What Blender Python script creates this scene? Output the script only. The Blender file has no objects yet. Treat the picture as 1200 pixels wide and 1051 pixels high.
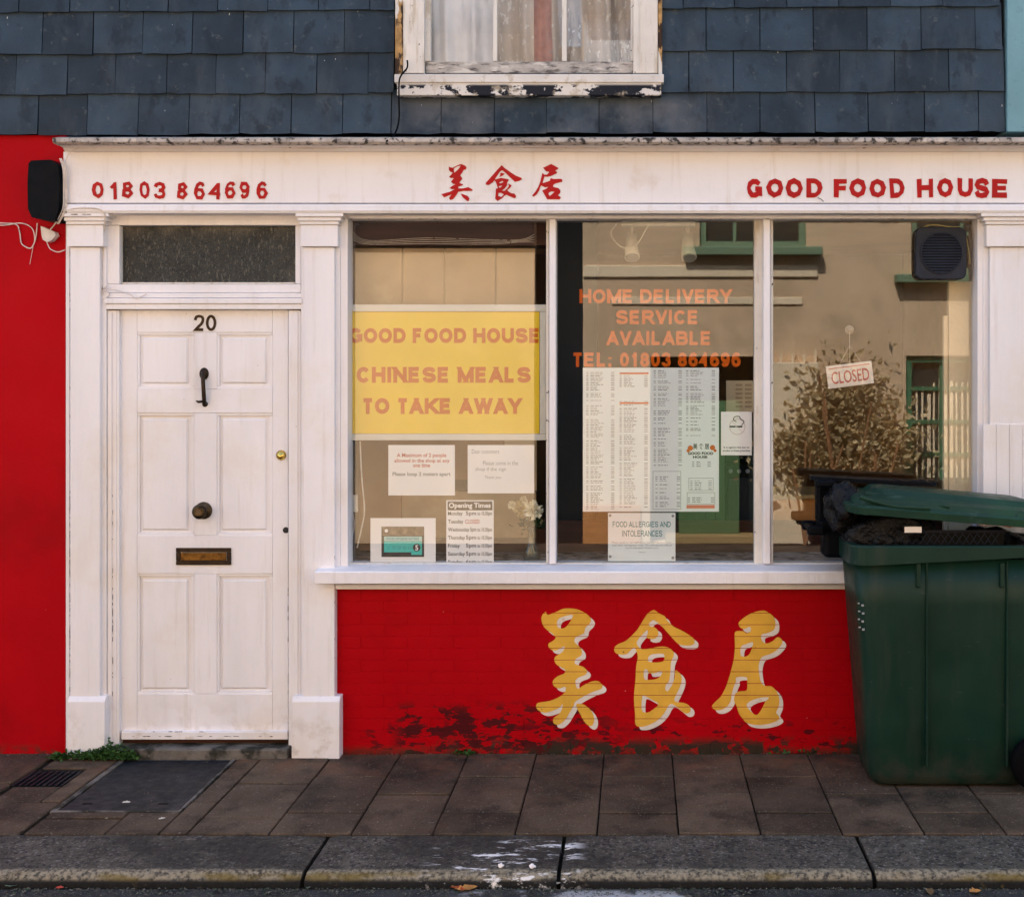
import bpy, bmesh, math, random
from mathutils import Vector, Matrix
from mathutils.geometry import tessellate_polygon
R = random.Random(20)
scene = bpy.context.scene
C = scene.collection

# ------------------------------------------------------------ camera, light
D, F, CX, CZ, VX, VY = 5.5, 1353.0, 0.606, 1.8, 749.0, 440.0   # camera distance, focal length in photo pixels, eye point, axis pixel
cam_d = bpy.data.cameras.new('camera'); cam = bpy.data.objects.new('camera', cam_d); C.objects.link(cam)
cam.location = (CX, -D, CZ); cam.rotation_euler = (math.radians(90), 0, 0)
cam_d.sensor_width = 36; cam_d.lens = 36 * F / 1200
cam_d.shift_x = (600 - VX) / 1200; cam_d.shift_y = (VY - 525.5) / 1200
cam_d.clip_end = 300; scene.camera = cam

w = bpy.data.worlds.new('World'); scene.world = w; w.use_nodes = True
nt = w.node_tree; nt.nodes.clear()
sky = nt.nodes.new('ShaderNodeTexSky'); sky.sky_type = 'NISHITA'; sky.sun_disc = False
SUN_EL, SUN_AZ = math.radians(52), math.radians(-22)   # azimuth measured from +Y (behind the shop) towards +X
sky.sun_elevation = SUN_EL; sky.sun_rotation = SUN_AZ
sky.dust_density = 2.0; sky.air_density = 1.2
bg = nt.nodes.new('ShaderNodeBackground'); bg.inputs[1].default_value = 0.15
wo = nt.nodes.new('ShaderNodeOutputWorld')
nt.links.new(sky.outputs[0], bg.inputs[0]); nt.links.new(bg.outputs[0], wo.inputs[0])
sd = bpy.data.lights.new('sun', 'SUN'); sd.energy = 4.5; sd.angle = math.radians(0.5); sd.color = (1, .98, .955)
so = bpy.data.objects.new('sun', sd); C.objects.link(so)
sdir = Vector((math.sin(SUN_AZ) * math.cos(SUN_EL), math.cos(SUN_AZ) * math.cos(SUN_EL), math.sin(SUN_EL)))
so.rotation_euler = sdir.to_track_quat('Z', 'Y').to_euler(); so.location = sdir * 40
vs = scene.view_settings; vs.view_transform = 'Standard'; vs.look = 'None'; vs.gamma = 1; vs.use_curve_mapping = False
vs.exposure = 1.77
scene.cycles.max_bounces = 8; scene.cycles.diffuse_bounces = 4; scene.cycles.transparent_max_bounces = 16
scene.cycles.caustics_reflective = False; scene.cycles.caustics_refractive = False

# ------------------------------------------------------------ coordinates
def X(px, Y=0): return CX + (px - VX) / F * (D + Y)
def Z(py, Y=0): return CZ + (VY - py) / F * (D + Y)
def G(px, py, z=0):                      # point of a level surface at height z
    d = F * (CZ - z) / (py - VY)
    return (CX + (px - VX) / F * d, d - D)
OD = 5.62 + 6.5
def OX(px): return CX + (px - VX) / F * OD     # the house across the street, as the shop glass mirrors it
def OZ(py): return CZ + (VY - py) / F * OD

# ------------------------------------------------------------ materials
def lin(c): return tuple(((v / 255) / 12.92 if v <= 10 else (((v / 255) + .055) / 1.055) ** 2.4) for v in c)
MATS = {}
def mat(name, base, rough=.6, var=.08, vscale=4, layers=(), bump=None, metal=0, rnd=0, spec=.16, stretch=(1, 1, 1), coat=0):
    m = bpy.data.materials.new(name); m.use_nodes = True; MATS[name] = m
    n, l = m.node_tree.nodes, m.node_tree.links
    b = n['Principled BSDF']
    geo = n.new('ShaderNodeNewGeometry')
    def noise(scale, detail=4, st=(1, 1, 1), off=0, rg=.55):
        mp = n.new('ShaderNodeMapping'); mp.inputs['Scale'].default_value = st; mp.inputs['Location'].default_value = (off, off * .7, off * .3)
        l.new(geo.outputs['Position'], mp.inputs[0])
        t = n.new('ShaderNodeTexNoise'); t.inputs['Scale'].default_value = scale; t.inputs['Detail'].default_value = detail
        t.inputs['Roughness'].default_value = rg
        l.new(mp.outputs[0], t.inputs['Vector']); return t.outputs['Fac']
    def mrange(src, a, b2, c=0., d=1.):
        r = n.new('ShaderNodeMapRange'); r.interpolation_type = 'SMOOTHSTEP'
        for i, v in zip((1, 2, 3, 4), (a, b2, c, d)): r.inputs[i].default_value = v
        l.new(src, r.inputs[0]); return r.outputs[0]
    def mul(a, b2):
        r = n.new('ShaderNodeMath'); r.operation = 'MULTIPLY'; l.new(a, r.inputs[0])
        if isinstance(b2, (int, float)): r.inputs[1].default_value = b2
        else: l.new(b2, r.inputs[1])
        return r.outputs[0]
    f = mrange(noise(vscale, 6, stretch), .3, .7, 1 - var, 1 + var)
    if rnd:
        oi = n.new('ShaderNodeObjectInfo'); f = mul(f, mrange(oi.outputs['Random'], 0, 1, 1 - rnd, 1 + rnd))
    vm = n.new('ShaderNodeVectorMath'); vm.operation = 'SCALE'; vm.inputs[0].default_value = base[:3]; l.new(f, vm.inputs['Scale'])
    col = vm.outputs[0]
    sep = None
    for k, L in enumerate(layers):
        mk = mrange(noise(L['s'], L.get('det', 5), L.get('st', (1, 1, 1)), 3.1 * k + L.get('off', 1), L.get('rg', .6)), L['lo'], L['hi'])
        if L.get('amt', 1) != 1: mk = mul(mk, L['amt'])
        for ax in 'xyz':
            if ax in L:
                if sep is None:
                    sep = n.new('ShaderNodeSeparateXYZ'); l.new(geo.outputs['Position'], sep.inputs[0])
                for (a, b2) in L[ax]:
                    mk = mul(mk, mrange(sep.outputs['XYZ'.index(ax.upper())], a, b2))
        mx = n.new('ShaderNodeMix'); mx.data_type = 'RGBA'; l.new(mk, mx.inputs[0]); l.new(col, mx.inputs[6])
        mx.inputs[7].default_value = (*L['c'][:3], 1); col = mx.outputs[2]
    l.new(col, b.inputs['Base Color'])
    b.inputs['Metallic'].default_value = metal
    b.inputs['Specular IOR Level'].default_value = spec
    b.inputs['Coat Weight'].default_value = coat
    l.new(mrange(noise(vscale * 3, 3, off=9), .3, .7, max(rough - .08, .02), min(rough + .08, 1)), b.inputs['Roughness'])
    if bump:
        bp = None
        for (s, st_, dist) in bump:
            nb = n.new('ShaderNodeBump'); nb.inputs['Strength'].default_value = st_; nb.inputs['Distance'].default_value = dist
            l.new(noise(s, 5, stretch), nb.inputs['Height'])
            if bp: l.new(bp.outputs[0], nb.inputs['Normal'])
            bp = nb
        l.new(bp.outputs[0], b.inputs['Normal'])
    return m
def flat(name, base, rough=.6, **k): return mat(name, base, rough, var=k.pop('var', .04), **k)

DIRT = (.10, .08, .06)
WP = (.81, .785, .80)
M_white = mat('white_gloss_paint', WP, .42, .05, 1.3, [
    dict(c=(.70, .60, .47), s=2.5, lo=.50, hi=.75, amt=.35),
    dict(c=(.62, .50, .36), s=9, lo=.42, hi=.62, amt=.6, z=[(2.80, 2.88)]),
    dict(c=(.50, .42, .33), s=11, lo=.50, hi=.68, amt=.55, z=[(.32, .02)]),
    dict(c=(.16, .13, .10), s=42, lo=.74, hi=.77, amt=.7, det=5),
    dict(c=(.55, .48, .42), s=9, lo=.55, hi=.75, st=(3, 3, .2), amt=.28)],
    bump=[(9, .25, .02), (60, .2, .004)], stretch=(2.4, 2.4, .4))
M_fascia = mat('cream_white_fascia_paint', (.81, .785, .80), .5, .045, 1.1, [
    dict(c=(.66, .52, .38), s=8, lo=.30, hi=.62, amt=.5, z=[(2.825, 2.875)], st=(.4, 1, 1)),
    dict(c=(.6, .48, .36), s=5, lo=.55, hi=.75, amt=.4),
    dict(c=(.5, .42, .34), s=9, lo=.52, hi=.75, st=(3, 3, .2), amt=.25),
    dict(c=(.2, .13, .08), s=30, lo=.75, hi=.78, amt=.8, det=5)],
    bump=[(6, .25, .02), (90, .12, .003)])
M_lead = mat('weathered_lead', (.42, .38, .35), .75, .25, 8, [
    dict(c=(.05, .045, .04), s=30, lo=.50, hi=.62), dict(c=(.60, .53, .47), s=14, lo=.55, hi=.68)],
    bump=[(30, .5, .01), (120, .4, .004)])
M_red = mat('red_painted_render', (.40, .0015, .006), .5, .08, 1.5, [
    dict(c=(.25, .002, .004), s=2.2, lo=.5, hi=.75, amt=.6),
    dict(c=(.7, .45, .4), s=40, lo=.755, hi=.775, amt=.6, det=4),
    dict(c=(.04, .03, .02), s=14, lo=.45, hi=.62, amt=.8, z=[(.06, .0)])],
    bump=[(5, .2, .02), (130, .18, .004)], spec=.05)
M_brick = mat('red_painted_brick', (.41, .0015, .006), .42, .07, 2.0, [
    dict(c=(.30, .002, .004), s=3, lo=.5, hi=.8, amt=.55),
    dict(c=(.075, .008, .010), s=8, lo=.505, hi=.525, st=(.8, 1, 1.7), det=8, rg=.66, z=[(.27, .19)], x=[(-.60, -.50), (.75, .2)]), dict(c=(.10, .006, .010), s=13, lo=.555, hi=.58, st=(.7, 1, 1.8), det=8, z=[(.19, .10)], x=[(-.8, -.6)], off=5),
    dict(c=(.040, .026, .020), s=11, lo=.50, hi=.53, det=8, rg=.66, z=[(.10, .03)], x=[(-.6, .0)]),
    dict(c=(.85, .5, .45), s=38, lo=.765, hi=.785, det=4),
    dict(c=(.03, .03, .02), s=14, lo=.3, hi=.6, amt=.8, z=[(.05, .0)])],
    bump=[(14, .25, .012), (110, .18, .004)], spec=.05)
M_slate = mat('blue_grey_slate', (.026, .042, .060), .5, .22, 5, [
    dict(c=(.062, .078, .092), s=5, lo=.50, hi=.75, amt=.5, st=(1.6, 1, .5)),
    dict(c=(.012, .018, .026), s=11, lo=.54, hi=.68, amt=.6, st=(1, 1, .6)),
    dict(c=(.11, .12, .12), s=26, lo=.60, hi=.72, amt=.45, det=8),
    dict(c=(.5, .5, .48), s=60, lo=.765, hi=.785, det=2, st=(1, 1, .35)),
    dict(c=(.125, .13, .14), s=3.5, lo=.38, hi=.66, amt=.7, x=[(-.7, -.3), (1.1, .7)], z=[(3.14, 3.08)])],
    bump=[(10, .4, .012), (80, .35, .004)], rnd=.27, spec=.16)
M_dark = flat('dark_void', (.01, .01, .01), .9)
M_teal = mat('teal_painted_render', (.17, .32, .36), .7, .1, 3, [dict(c=(.1, .2, .22), s=20, lo=.55, hi=.7, amt=.5)], bump=[(60, .3, .005)])
M_slab = mat('brown_paving_concrete', (.080, .056, .037), .72, .32, 3, [
    dict(c=(.115, .076, .050), s=3.2, lo=.48, hi=.7, amt=.7),
    dict(c=(.024, .019, .014), s=4.2, lo=.47, hi=.66, amt=.8, off=4),
    dict(c=(.27, .22, .18), s=110, lo=.60, hi=.70, amt=.55, det=3), dict(c=(.015, .012, .01), s=90, lo=.58, hi=.68, amt=.6, det=3, off=8),
    dict(c=(.18, .08, .045), s=6, lo=.42, hi=.7, amt=.6, y=[(-.4, -.1)]),
    dict(c=(.30, .28, .25), s=30, lo=.70, hi=.74, det=6, st=(.6, 1.5, 1))],
    bump=[(18, .35, .012), (220, .55, .004)], rnd=.25)
M_joint = mat('dark_earth_joint', (.010, .009, .007), .95, .3, 30, bump=[(90, .5, .01)])
M_kerb = mat('granite_kerb', (.078, .068, .054), .8, .3, 12, [
    dict(c=(.33, .31, .28), s=80, lo=.52, hi=.70, amt=.55, det=8),
    dict(c=(.02, .02, .022), s=60, lo=.52, hi=.62, amt=.85, det=3, off=5),
    dict(c=(.026, .024, .021), s=2.6, lo=.44, hi=.62, amt=.75, x=[(1.3, .6)]),
    dict(c=(.34, .29, .20), s=60, lo=.35, hi=.62, amt=.8, y=[(-1.262, -1.29), (-1.3255, -1.315)]),
    dict(c=(.15, .105, .02), s=7, lo=.47, hi=.6, amt=.75, y=[(-1.285, -1.31)], st=(.4, 1, 1)),
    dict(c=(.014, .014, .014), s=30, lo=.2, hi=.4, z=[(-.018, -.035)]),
    dict(c=(.78, .76, .75), s=6.5, lo=.535, hi=.60, det=8, rg=.72, st=(.8, 2.6, 1), x=[(-.22, -.08), (.42, .33)], y=[(-.99, -1.06)], off=2.2)],
    bump=[(20, .5, .012), (150, .9, .006)])
M_road = mat('wet_asphalt', (.032, .033, .036), .6, .3, 6, [
    dict(c=(.16, .16, .165), s=170, lo=.58, hi=.66, amt=.6, det=2),
    dict(c=(.012, .012, .013), s=9, lo=.48, hi=.6, amt=.8, y=[(-1.45, -1.36)]),
    dict(c=(.38, .38, .39), s=3.0, lo=.46, hi=.52, det=6, x=[(-.15, .1), (1.0, .8)], y=[(-1.33, -1.36)], off=7)],
    bump=[(30, .5, .01), (260, .8, .005)])
M_iron = mat('manhole_iron', (.010, .0125, .017), .5, .3, 8, [dict(c=(.035, .04, .045), s=40, lo=.58, hi=.72, amt=.5, det=8)], bump=[(180, .6, .004)])
M_stone = mat('door_step_stone', (.13, .115, .10), .8, .3, 8, [dict(c=(.03, .028, .022), s=8, lo=.45, hi=.6), dict(c=(.22, .20, .18), s=30, lo=.6, hi=.7, amt=.6)], bump=[(30, .6, .01), (150, .5, .004)])
M_signred = mat('red_vinyl_lettering', (.42, .006, .008), .4, .08, 10, [dict(c=(.32, .01, .01), s=30, lo=.58, hi=.7, amt=.6)])
M_yellowp = mat('yellow_masonry_paint', (.74, .42, .055), .55, .1, 6, [
    dict(c=(.58, .27, .03), s=5, lo=.5, hi=.75, amt=.5), dict(c=(.05, .02, .01), s=40, lo=.73, hi=.75, det=3)], bump=[(100, .3, .004)])
M_whitep = mat('white_masonry_paint', (.72, .66, .60), .6, .08, 8, [dict(c=(.35, .2, .15), s=30, lo=.62, hi=.7, amt=.6)])
M_boardy = flat('yellow_sign_board', (.86, .58, .035), .4, var=.03)
M_orange = flat('orange_sign_lettering', (.60, .13, .002), .45)
M_orange2 = flat('orange_window_vinyl', (.60, .10, .002), .5)
M_paper = flat('white_paper', (.86, .83, .84), .6, var=.02)
M_paperb = flat('cool_white_paper', (.78, .82, .82), .6, var=.03)
M_creamp = flat('cream_paper', (.60, .47, .30), .7)
M_ink = flat('black_ink', (.025, .025, .03), .5)
M_grey = flat('grey_ink', (.28, .29, .31), .6)
M_greyl = flat('pale_grey_ink', (.46, .46, .47), .6)
M_redink = flat('red_ink', (.50, .10, .09), .6)
M_tealink = flat('teal_ink', (.03, .22, .26), .5)
M_tealcard = flat('teal_card', (.05, .52, .47), .4)
M_pink = flat('pink_print', (.68, .18, .12), .5)
M_blackpl = mat('black_plastic', (.0025, .0035, .006), .5, .2, 10, bump=[(200, .2, .002)], spec=.07)
M_fan = mat('fan_charcoal_plastic', (.022, .026, .038), .5, .15, 10)
M_whitepl = flat('white_plastic', (.70, .66, .60), .45)
M_cable = mat('painted_cable', (.66, .58, .52), .6, .15, 20, [dict(c=(.12, .08, .05), s=25, lo=.62, hi=.66)])
M_brass = mat('aged_brass', (.17, .085, .022), .42, .3, 30, [dict(c=(.04, .022, .01), s=40, lo=.45, hi=.6, amt=.7)], metal=.9)
M_bronze = mat('worn_bronze_knob', (.075, .052, .03), .42, .3, 40, [dict(c=(.03, .02, .012), s=30, lo=.45, hi=.62)], metal=.9)
M_brassd = mat('dark_bronze', (.035, .024, .017), .4, .3, 40, metal=.7)
M_gold = flat('polished_brass', (.75, .50, .12), .25, metal=1)
M_binred = None
M_bin = mat('dark_green_bin_plastic', (.006, .028, .019), .42, .12, 3, [
    dict(c=(.010, .040, .028), s=4, lo=.5, hi=.75, amt=.5),
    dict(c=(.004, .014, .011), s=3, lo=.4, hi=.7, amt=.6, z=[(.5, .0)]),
    dict(c=(.07, .10, .09), s=30, lo=.66, hi=.74, amt=.5, st=(.25, 1, 1), det=8), dict(c=(.05, .05, .04), s=4, lo=.52, hi=.75, amt=.35, st=(2, 2, .3)), dict(c=(.04, .035, .028), s=9, lo=.42, hi=.62, amt=.6, z=[(.22, .02)])],
    bump=[(200, .15, .002)], spec=.2)
M_lid = mat('green_lid_plastic', (.012, .038, .025), .42, .15, 4, [
    dict(c=(.020, .070, .036), s=3, lo=.48, hi=.7, amt=.6), dict(c=(.10, .15, .14), s=12, lo=.60, hi=.72, amt=.45, st=(.3, 1, 1)),
    dict(c=(.005, .015, .02), s=16, lo=.6, hi=.7, amt=.7)], bump=[(30, .2, .006)])
M_bag = mat('black_bin_bag', (.006, .006, .007), .28, .2, 10, bump=[(18, 1, .03)])
M_rubber = flat('black_rubber', (.003, .003, .004), .8, spec=.05)
M_curtW = mat('white_net_curtain', (.86, .86, .88), .8, .1, 6, [dict(c=(.55, .54, .57), s=7, lo=.5, hi=.7, st=(2, 2, .3), amt=.7)])
M_curtB = mat('beige_patterned_curtain', (.62, .54, .47), .85, .1, 6, [dict(c=(.30, .24, .2), s=8, lo=.55, hi=.7, st=(2, 2, .3), amt=.8),
    dict(c=(.80, .76, .70), s=32, lo=.60, hi=.63, st=(1.4, 1, .7), det=2)], bump=[(50, .3, .01)])
M_curtR = mat('red_curtain_stripe', (.58, .34, .29), .85, .12, 20, [dict(c=(.5, .42, .38), s=60, lo=.64, hi=.67, det=2)])
M_peel = mat('peeling_white_sill', (.66, .62, .57), .55, .08, 5, [
    dict(c=(.012, .014, .022), s=9, lo=.455, hi=.475, det=9, rg=.68, z=[(3.174, 3.160)], st=(.7, 1, 1), off=3),
    dict(c=(.45, .38, .28), s=14, lo=.55, hi=.65, amt=.7)], bump=[(12, .4, .01), (90, .3, .004)])
M_rot = mat('rotten_ochre_wood', (.42, .25, .10), .8, .3, 20, [dict(c=(.05, .03, .02), s=30, lo=.48, hi=.54, st=(1, 1, .35)), dict(c=(.7, .65, .58), s=14, lo=.5, hi=.56, st=(1, 1, .3))], bump=[(60, .8, .01)])
M_mould = mat('mouldy_sash_wood', (.42, .38, .34), .7, .2, 12, [dict(c=(.05, .042, .035), s=30, lo=.45, hi=.66, st=(.5, 1, 2), det=9, amt=.85), dict(c=(.60, .56, .5), s=22, lo=.55, hi=.62, st=(.3, 1, 1))], bump=[(60, .6, .006)])
M_oldw = mat('old_white_frame_paint', (.72, .67, .60), .55, .08, 4, [dict(c=(.46, .38, .28), s=16, lo=.52, hi=.7, st=(2, 2, .3), amt=.7),
    dict(c=(.06, .05, .04), s=34, lo=.66, hi=.69, det=6)], bump=[(70, .4, .005)])
M_intw = mat('interior_brown_wall', (.20, .125, .07), .8, .15, 2)
M_intd = flat('interior_dark_wall', (.022, .022, .024), .8)
M_blind = mat('beige_roller_board', (.46, .32, .19), .7, .12, 2.5, [dict(c=(.60, .46, .28), s=2, lo=.5, hi=.7, amt=.7)], bump=[(40, .2, .004)])
M_blind2 = flat('brown_cardboard', (.36, .17, .075), .8, var=.12)
M_olive = flat('olive_green_panel', (.055, .10, .045), .6, var=.15)
M_woodd = mat('dark_brown_wood', (.055, .020, .013), .5, .3, 6, stretch=(.3, 1, 4))
M_woodo = mat('orange_wood', (.55, .24, .075), .5, .15, 3, stretch=(.4, 1, 3))
M_woodp = flat('pale_wood_edge', (.36, .25, .11), .5)
M_dust = mat('dusty_sill', (.30, .27, .26), .8, .3, 14, [dict(c=(.07, .06, .06), s=12, lo=.45, hi=.62)])
M_petal = flat('ivory_petal', (.92, .88, .72), .6, var=.1)
M_petal2 = flat('pale_yellow_petal', (.62, .50, .27), .6)
M_leafd = flat('dark_leaf', (.02, .055, .02), .5, var=.3, rnd=.3)
M_weed = flat('weed_leaf', (.035, .09, .022), .5, var=.3, vscale=60)
M_leafy = mat('autumn_leaf', (.42, .20, .06), .6, .3, 60, [dict(c=(.35, .05, .02), s=40, lo=.5, hi=.6)])
M_leafp = flat('pale_dry_leaf', (.50, .47, .40), .6)
M_tan = mat('tan_render', (.66, .46, .28), .85, .1, 1.2, [dict(c=(.46, .33, .2), s=2, lo=.5, hi=.7, amt=.6)], bump=[(40, .3, .01)])
M_tan2 = mat('cream_render', (.82, .64, .42), .85, .08, 1.5, bump=[(40, .3, .01)])
M_gframe = flat('green_window_frame', (.05, .17, .085), .5)
M_gframeo = flat('sage_window_frame', (.17, .25, .15), .5)
M_terra = flat('terracotta', (.32, .12, .06), .8)

def leafmat(name, base):
    m = flat(name, base, .6, var=.3, vscale=20); n, l = m.node_tree.nodes, m.node_tree.links
    b = n['Principled BSDF']; t = n.new('ShaderNodeBsdfTranslucent'); mx = n.new('ShaderNodeMixShader'); mx.inputs[0].default_value = .45
    l.new(b.inputs['Base Color'].links[0].from_socket, t.inputs[0]); l.new(b.outputs[0], mx.inputs[1]); l.new(t.outputs[0], mx.inputs[2])
    l.new(mx.outputs[0], n['Material Output'].inputs[0]); return m
M_shrub = leafmat('pale_green_leaf', (.72, .56, .32)); M_shrub2 = leafmat('mid_green_leaf', (.56, .42, .22))
def glassmat(name, ior=1.5, tint=(1, 1, 1), rough=0, bump=None):
    m = bpy.data.materials.new(name); m.use_nodes = True; n, l = m.node_tree.nodes, m.node_tree.links; n.clear()
    o = n.new('ShaderNodeOutputMaterial'); t = n.new('ShaderNodeBsdfTransparent'); t.inputs[0].default_value = (*tint, 1)
    g = n.new('ShaderNodeBsdfGlossy'); g.inputs['Roughness'].default_value = rough; g.inputs[0].default_value = (1, 1, 1, 1)
    mx = n.new('ShaderNodeMixShader')       # Schlick reflectance of a thin sheet, the same from both sides
    lw = n.new('ShaderNodeLayerWeight'); lw.inputs['Blend'].default_value = .5
    pw = n.new('ShaderNodeMath'); pw.operation = 'POWER'; pw.inputs[1].default_value = 5; l.new(lw.outputs['Facing'], pw.inputs[0])
    f = n.new('ShaderNodeMapRange'); f.inputs[3].default_value = ((ior - 1) / (ior + 1)) ** 2; f.inputs[4].default_value = .95; l.new(pw.outputs[0], f.inputs[0])
    geo = n.new('ShaderNodeNewGeometry'); t2 = n.new('ShaderNodeTexNoise'); t2.inputs['Scale'].default_value = bump[0] if bump else 1.3
    t2.inputs['Detail'].default_value = 2
    bp = n.new('ShaderNodeBump'); bp.inputs['Strength'].default_value = bump[1] if bump else .05; bp.inputs['Distance'].default_value = bump[2] if bump else .004
    l.new(geo.outputs['Position'], t2.inputs[0]); l.new(t2.outputs[0], bp.inputs['Height']); l.new(bp.outputs[0], g.inputs['Normal'])
    l.new(f.outputs[0], mx.inputs[0]); l.new(t.outputs[0], mx.inputs[1]); l.new(g.outputs[0], mx.inputs[2]); l.new(mx.outputs[0], o.inputs[0])
    return m
M_glass = glassmat('shop_glass', 1.62, (.97, .98, .97))
M_glassw = glassmat('old_window_glass', 1.45, (.93, .93, .92))
M_vase = glassmat('vase_glass', 1.6, (.78, .82, .76), .03)
M_frost = mat('dark_frosted_glass', (.022, .022, .017), .3, .35, 26, [dict(c=(.10, .095, .075), s=120, lo=.56, hi=.66, st=(1, 1, .35), det=3),
    dict(c=(.22, .19, .15), s=8, lo=.35, hi=.7, amt=.45, z=[(2.44, 2.52)]), dict(c=(.12, .11, .09), s=6, lo=.4, hi=.7, amt=.5, x=[(-1.2, -1.0)])],
    bump=[(150, .9, .006)], spec=.35)

# ------------------------------------------------------------ object helpers
WL = {}
def props(o, label=None, cat=None, group=None, kind=None):
    if label: o['label'] = label
    if cat: o['category'] = cat
    if group: o['group'] = group
    if kind: o['kind'] = kind
    return o
def attach(o, loc, parent):
    o.location = loc; WL[o.name] = Vector(loc); C.objects.link(o)
    if parent:
        o.parent = parent; o.matrix_parent_inverse = Matrix.Translation(-WL[parent.name])
    return o
def fixed_loc(o, parent):
    return o
def thing(name, label, cat, loc, group=None):
    o = bpy.data.objects.new(name, None); o.empty_display_size = .1
    attach(o, loc, None); return props(o, label, cat, group)
def obj(name, bm, m, parent=None, smooth=False, **k):
    if isinstance(bm, bmesh.types.BMesh):
        me = bpy.data.meshes.new(name); bmesh.ops.recalc_face_normals(bm, faces=bm.faces) if not k.pop('raw', False) else None
        bm.to_mesh(me); bm.free()
    else: me = bm
    if not me.vertices: return None
    lo = [min(v.co[i] for v in me.vertices) for i in range(3)]; hi = [max(v.co[i] for v in me.vertices) for i in range(3)]
    c = Vector(((lo[0] + hi[0]) / 2, (lo[1] + hi[1]) / 2, lo[2]))
    me.transform(Matrix.Translation(-c))
    me.materials.clear()
    for mm in (m if isinstance(m, (list, tuple)) else [m]): me.materials.append(mm)
    if smooth:
        for p in me.polygons: p.use_smooth = True
    o = bpy.data.objects.new(name, me)
    # children are placed by world position: parent's own offset is undone in the inverse
    if parent is not None:
        tot = Vector((0, 0, 0)); WL_p = WL[parent.name]
        attach(o, c, parent)
    else: attach(o, c, None)
    return props(o, **k)
def B(): return bmesh.new()
def box(bm, x0, x1, y0, y1, z0, z1, bev=0, seg=2, mi=0):
    if x0 > x1: x0, x1 = x1, x0
    if y0 > y1: y0, y1 = y1, y0
    if z0 > z1: z0, z1 = z1, z0
    v = [bm.verts.new(p) for p in ((x0, y0, z0), (x1, y0, z0), (x1, y1, z0), (x0, y1, z0), (x0, y0, z1), (x1, y0, z1), (x1, y1, z1), (x0, y1, z1))]
    fs = [bm.faces.new([v[i] for i in f]) for f in ((3, 2, 1, 0), (4, 5, 6, 7), (0, 1, 5, 4), (1, 2, 6, 5), (2, 3, 7, 6), (3, 0, 4, 7))]
    for f in fs: f.material_index = mi
    if bev:
        es = list({e for f in fs for e in f.edges})
        bmesh.ops.bevel(bm, geom=es, offset=bev, segments=seg, affect='EDGES', profile=.5)
    return bm
def pbox(bm, px0, px1, py0, py1, Yf, dep, bev=0, **k):     # a box whose front face, at depth Yf, spans these photo pixels
    return box(bm, X(px0, Yf), X(px1, Yf), Yf, Yf + dep, Z(py1, Yf), Z(py0, Yf), bev, **k)
def pobj(name, px0, px1, py0, py1, Yf, dep, m, parent=None, bev=.003, **k):
    return obj(name, pbox(B(), px0, px1, py0, py1, Yf, dep, bev), m, parent, **k)
def extr_x(bm, prof, x0, x1):                                # profile [(y,z)] swept along X
    a = [bm.verts.new((x0, y, z)) for y, z in prof]; b = [bm.verts.new((x1, y, z)) for y, z in prof]
    n = len(prof)
    for i in range(n): bm.faces.new((a[i], a[(i + 1) % n], b[(i + 1) % n], b[i]))
    bm.faces.new(a[::-1]); bm.faces.new(b); return bm
def tube(bm, pts, r, n=8, cap=True):
    pts = [Vector(p) for p in pts]; rings = []
    for i, p in enumerate(pts):
        t = (pts[min(i + 1, len(pts) - 1)] - pts[max(i - 1, 0)]).normalized()
        u = t.orthogonal().normalized() if i == 0 else (u - t * u.dot(t)).normalized()
        v = t.cross(u); rr = r[i] if isinstance(r, (list, tuple)) else r
        rings.append([bm.verts.new(p + (u * math.cos(2 * math.pi * k / n) + v * math.sin(2 * math.pi * k / n)) * rr) for k in range(n)])
    for a, b in zip(rings, rings[1:]):
        for k in range(n): bm.faces.new((a[k], a[(k + 1) % n], b[(k + 1) % n], b[k]))
    if cap: bm.faces.new(rings[0][::-1]); bm.faces.new(rings[-1])
    return bm
def crom(pts, n=6, closed=False):
    out = []; m = len(pts)
    for i in range(m if closed else m - 1):
        P = [pts[(i + k) % m] if closed else pts[min(max(i + k, 0), m - 1)] for k in (-1, 0, 1, 2)]
        for s in range(n):
            t = s / n
            out.append(tuple(.5 * (2 * b + (c - a) * t + (2 * a - 5 * b + 4 * c - d) * t * t + (3 * b - a - 3 * c + d) * t ** 3) for a, b, c, d in zip(*P)))
    if not closed: out.append(tuple(pts[-1]))
    return out
def lathe(bm, prof, c, axis='z', n=24, sgn=1, cap=True):
    rings = []
    for r, h in prof:
        ring = []
        for k in range(n):
            a = 2 * math.pi * k / n; u, v = r * math.cos(a), r * math.sin(a)
            p = (c[0] + u, c[1] + v, c[2] + h) if axis == 'z' else (c[0] + u, c[1] + sgn * h, c[2] + v)
            ring.append(bm.verts.new(p))
        rings.append(ring)
    for a, b in zip(rings, rings[1:]):
        for k in range(n): bm.faces.new((a[k], a[(k + 1) % n], b[(k + 1) % n], b[k]))
    if cap: bm.faces.new(rings[0][::-1]); bm.faces.new(rings[-1])
    return bm
def polys(bm, loops, Yf, dep):                               # filled outline with holes in the XZ plane, with thickness
    tri = tessellate_polygon([[Vector((x, z, 0)) for x, z in lp] for lp in loops])
    flatl = [p for lp in loops for p in lp]
    f = [bm.verts.new((x, Yf, z)) for x, z in flatl]; b = [bm.verts.new((x, Yf + dep, z)) for x, z in flatl]
    for t in tri:
        try: bm.faces.new([f[i] for i in t]); bm.faces.new([b[i] for i in reversed(t)])
        except ValueError: pass
    k = 0
    for lp in loops:
        n = len(lp)
        for i in range(n):
            j = (i + 1) % n
            try: bm.faces.new((f[k + i], f[k + j], b[k + j], b[k + i]))
            except ValueError: pass
        k += n
    return bm
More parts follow.
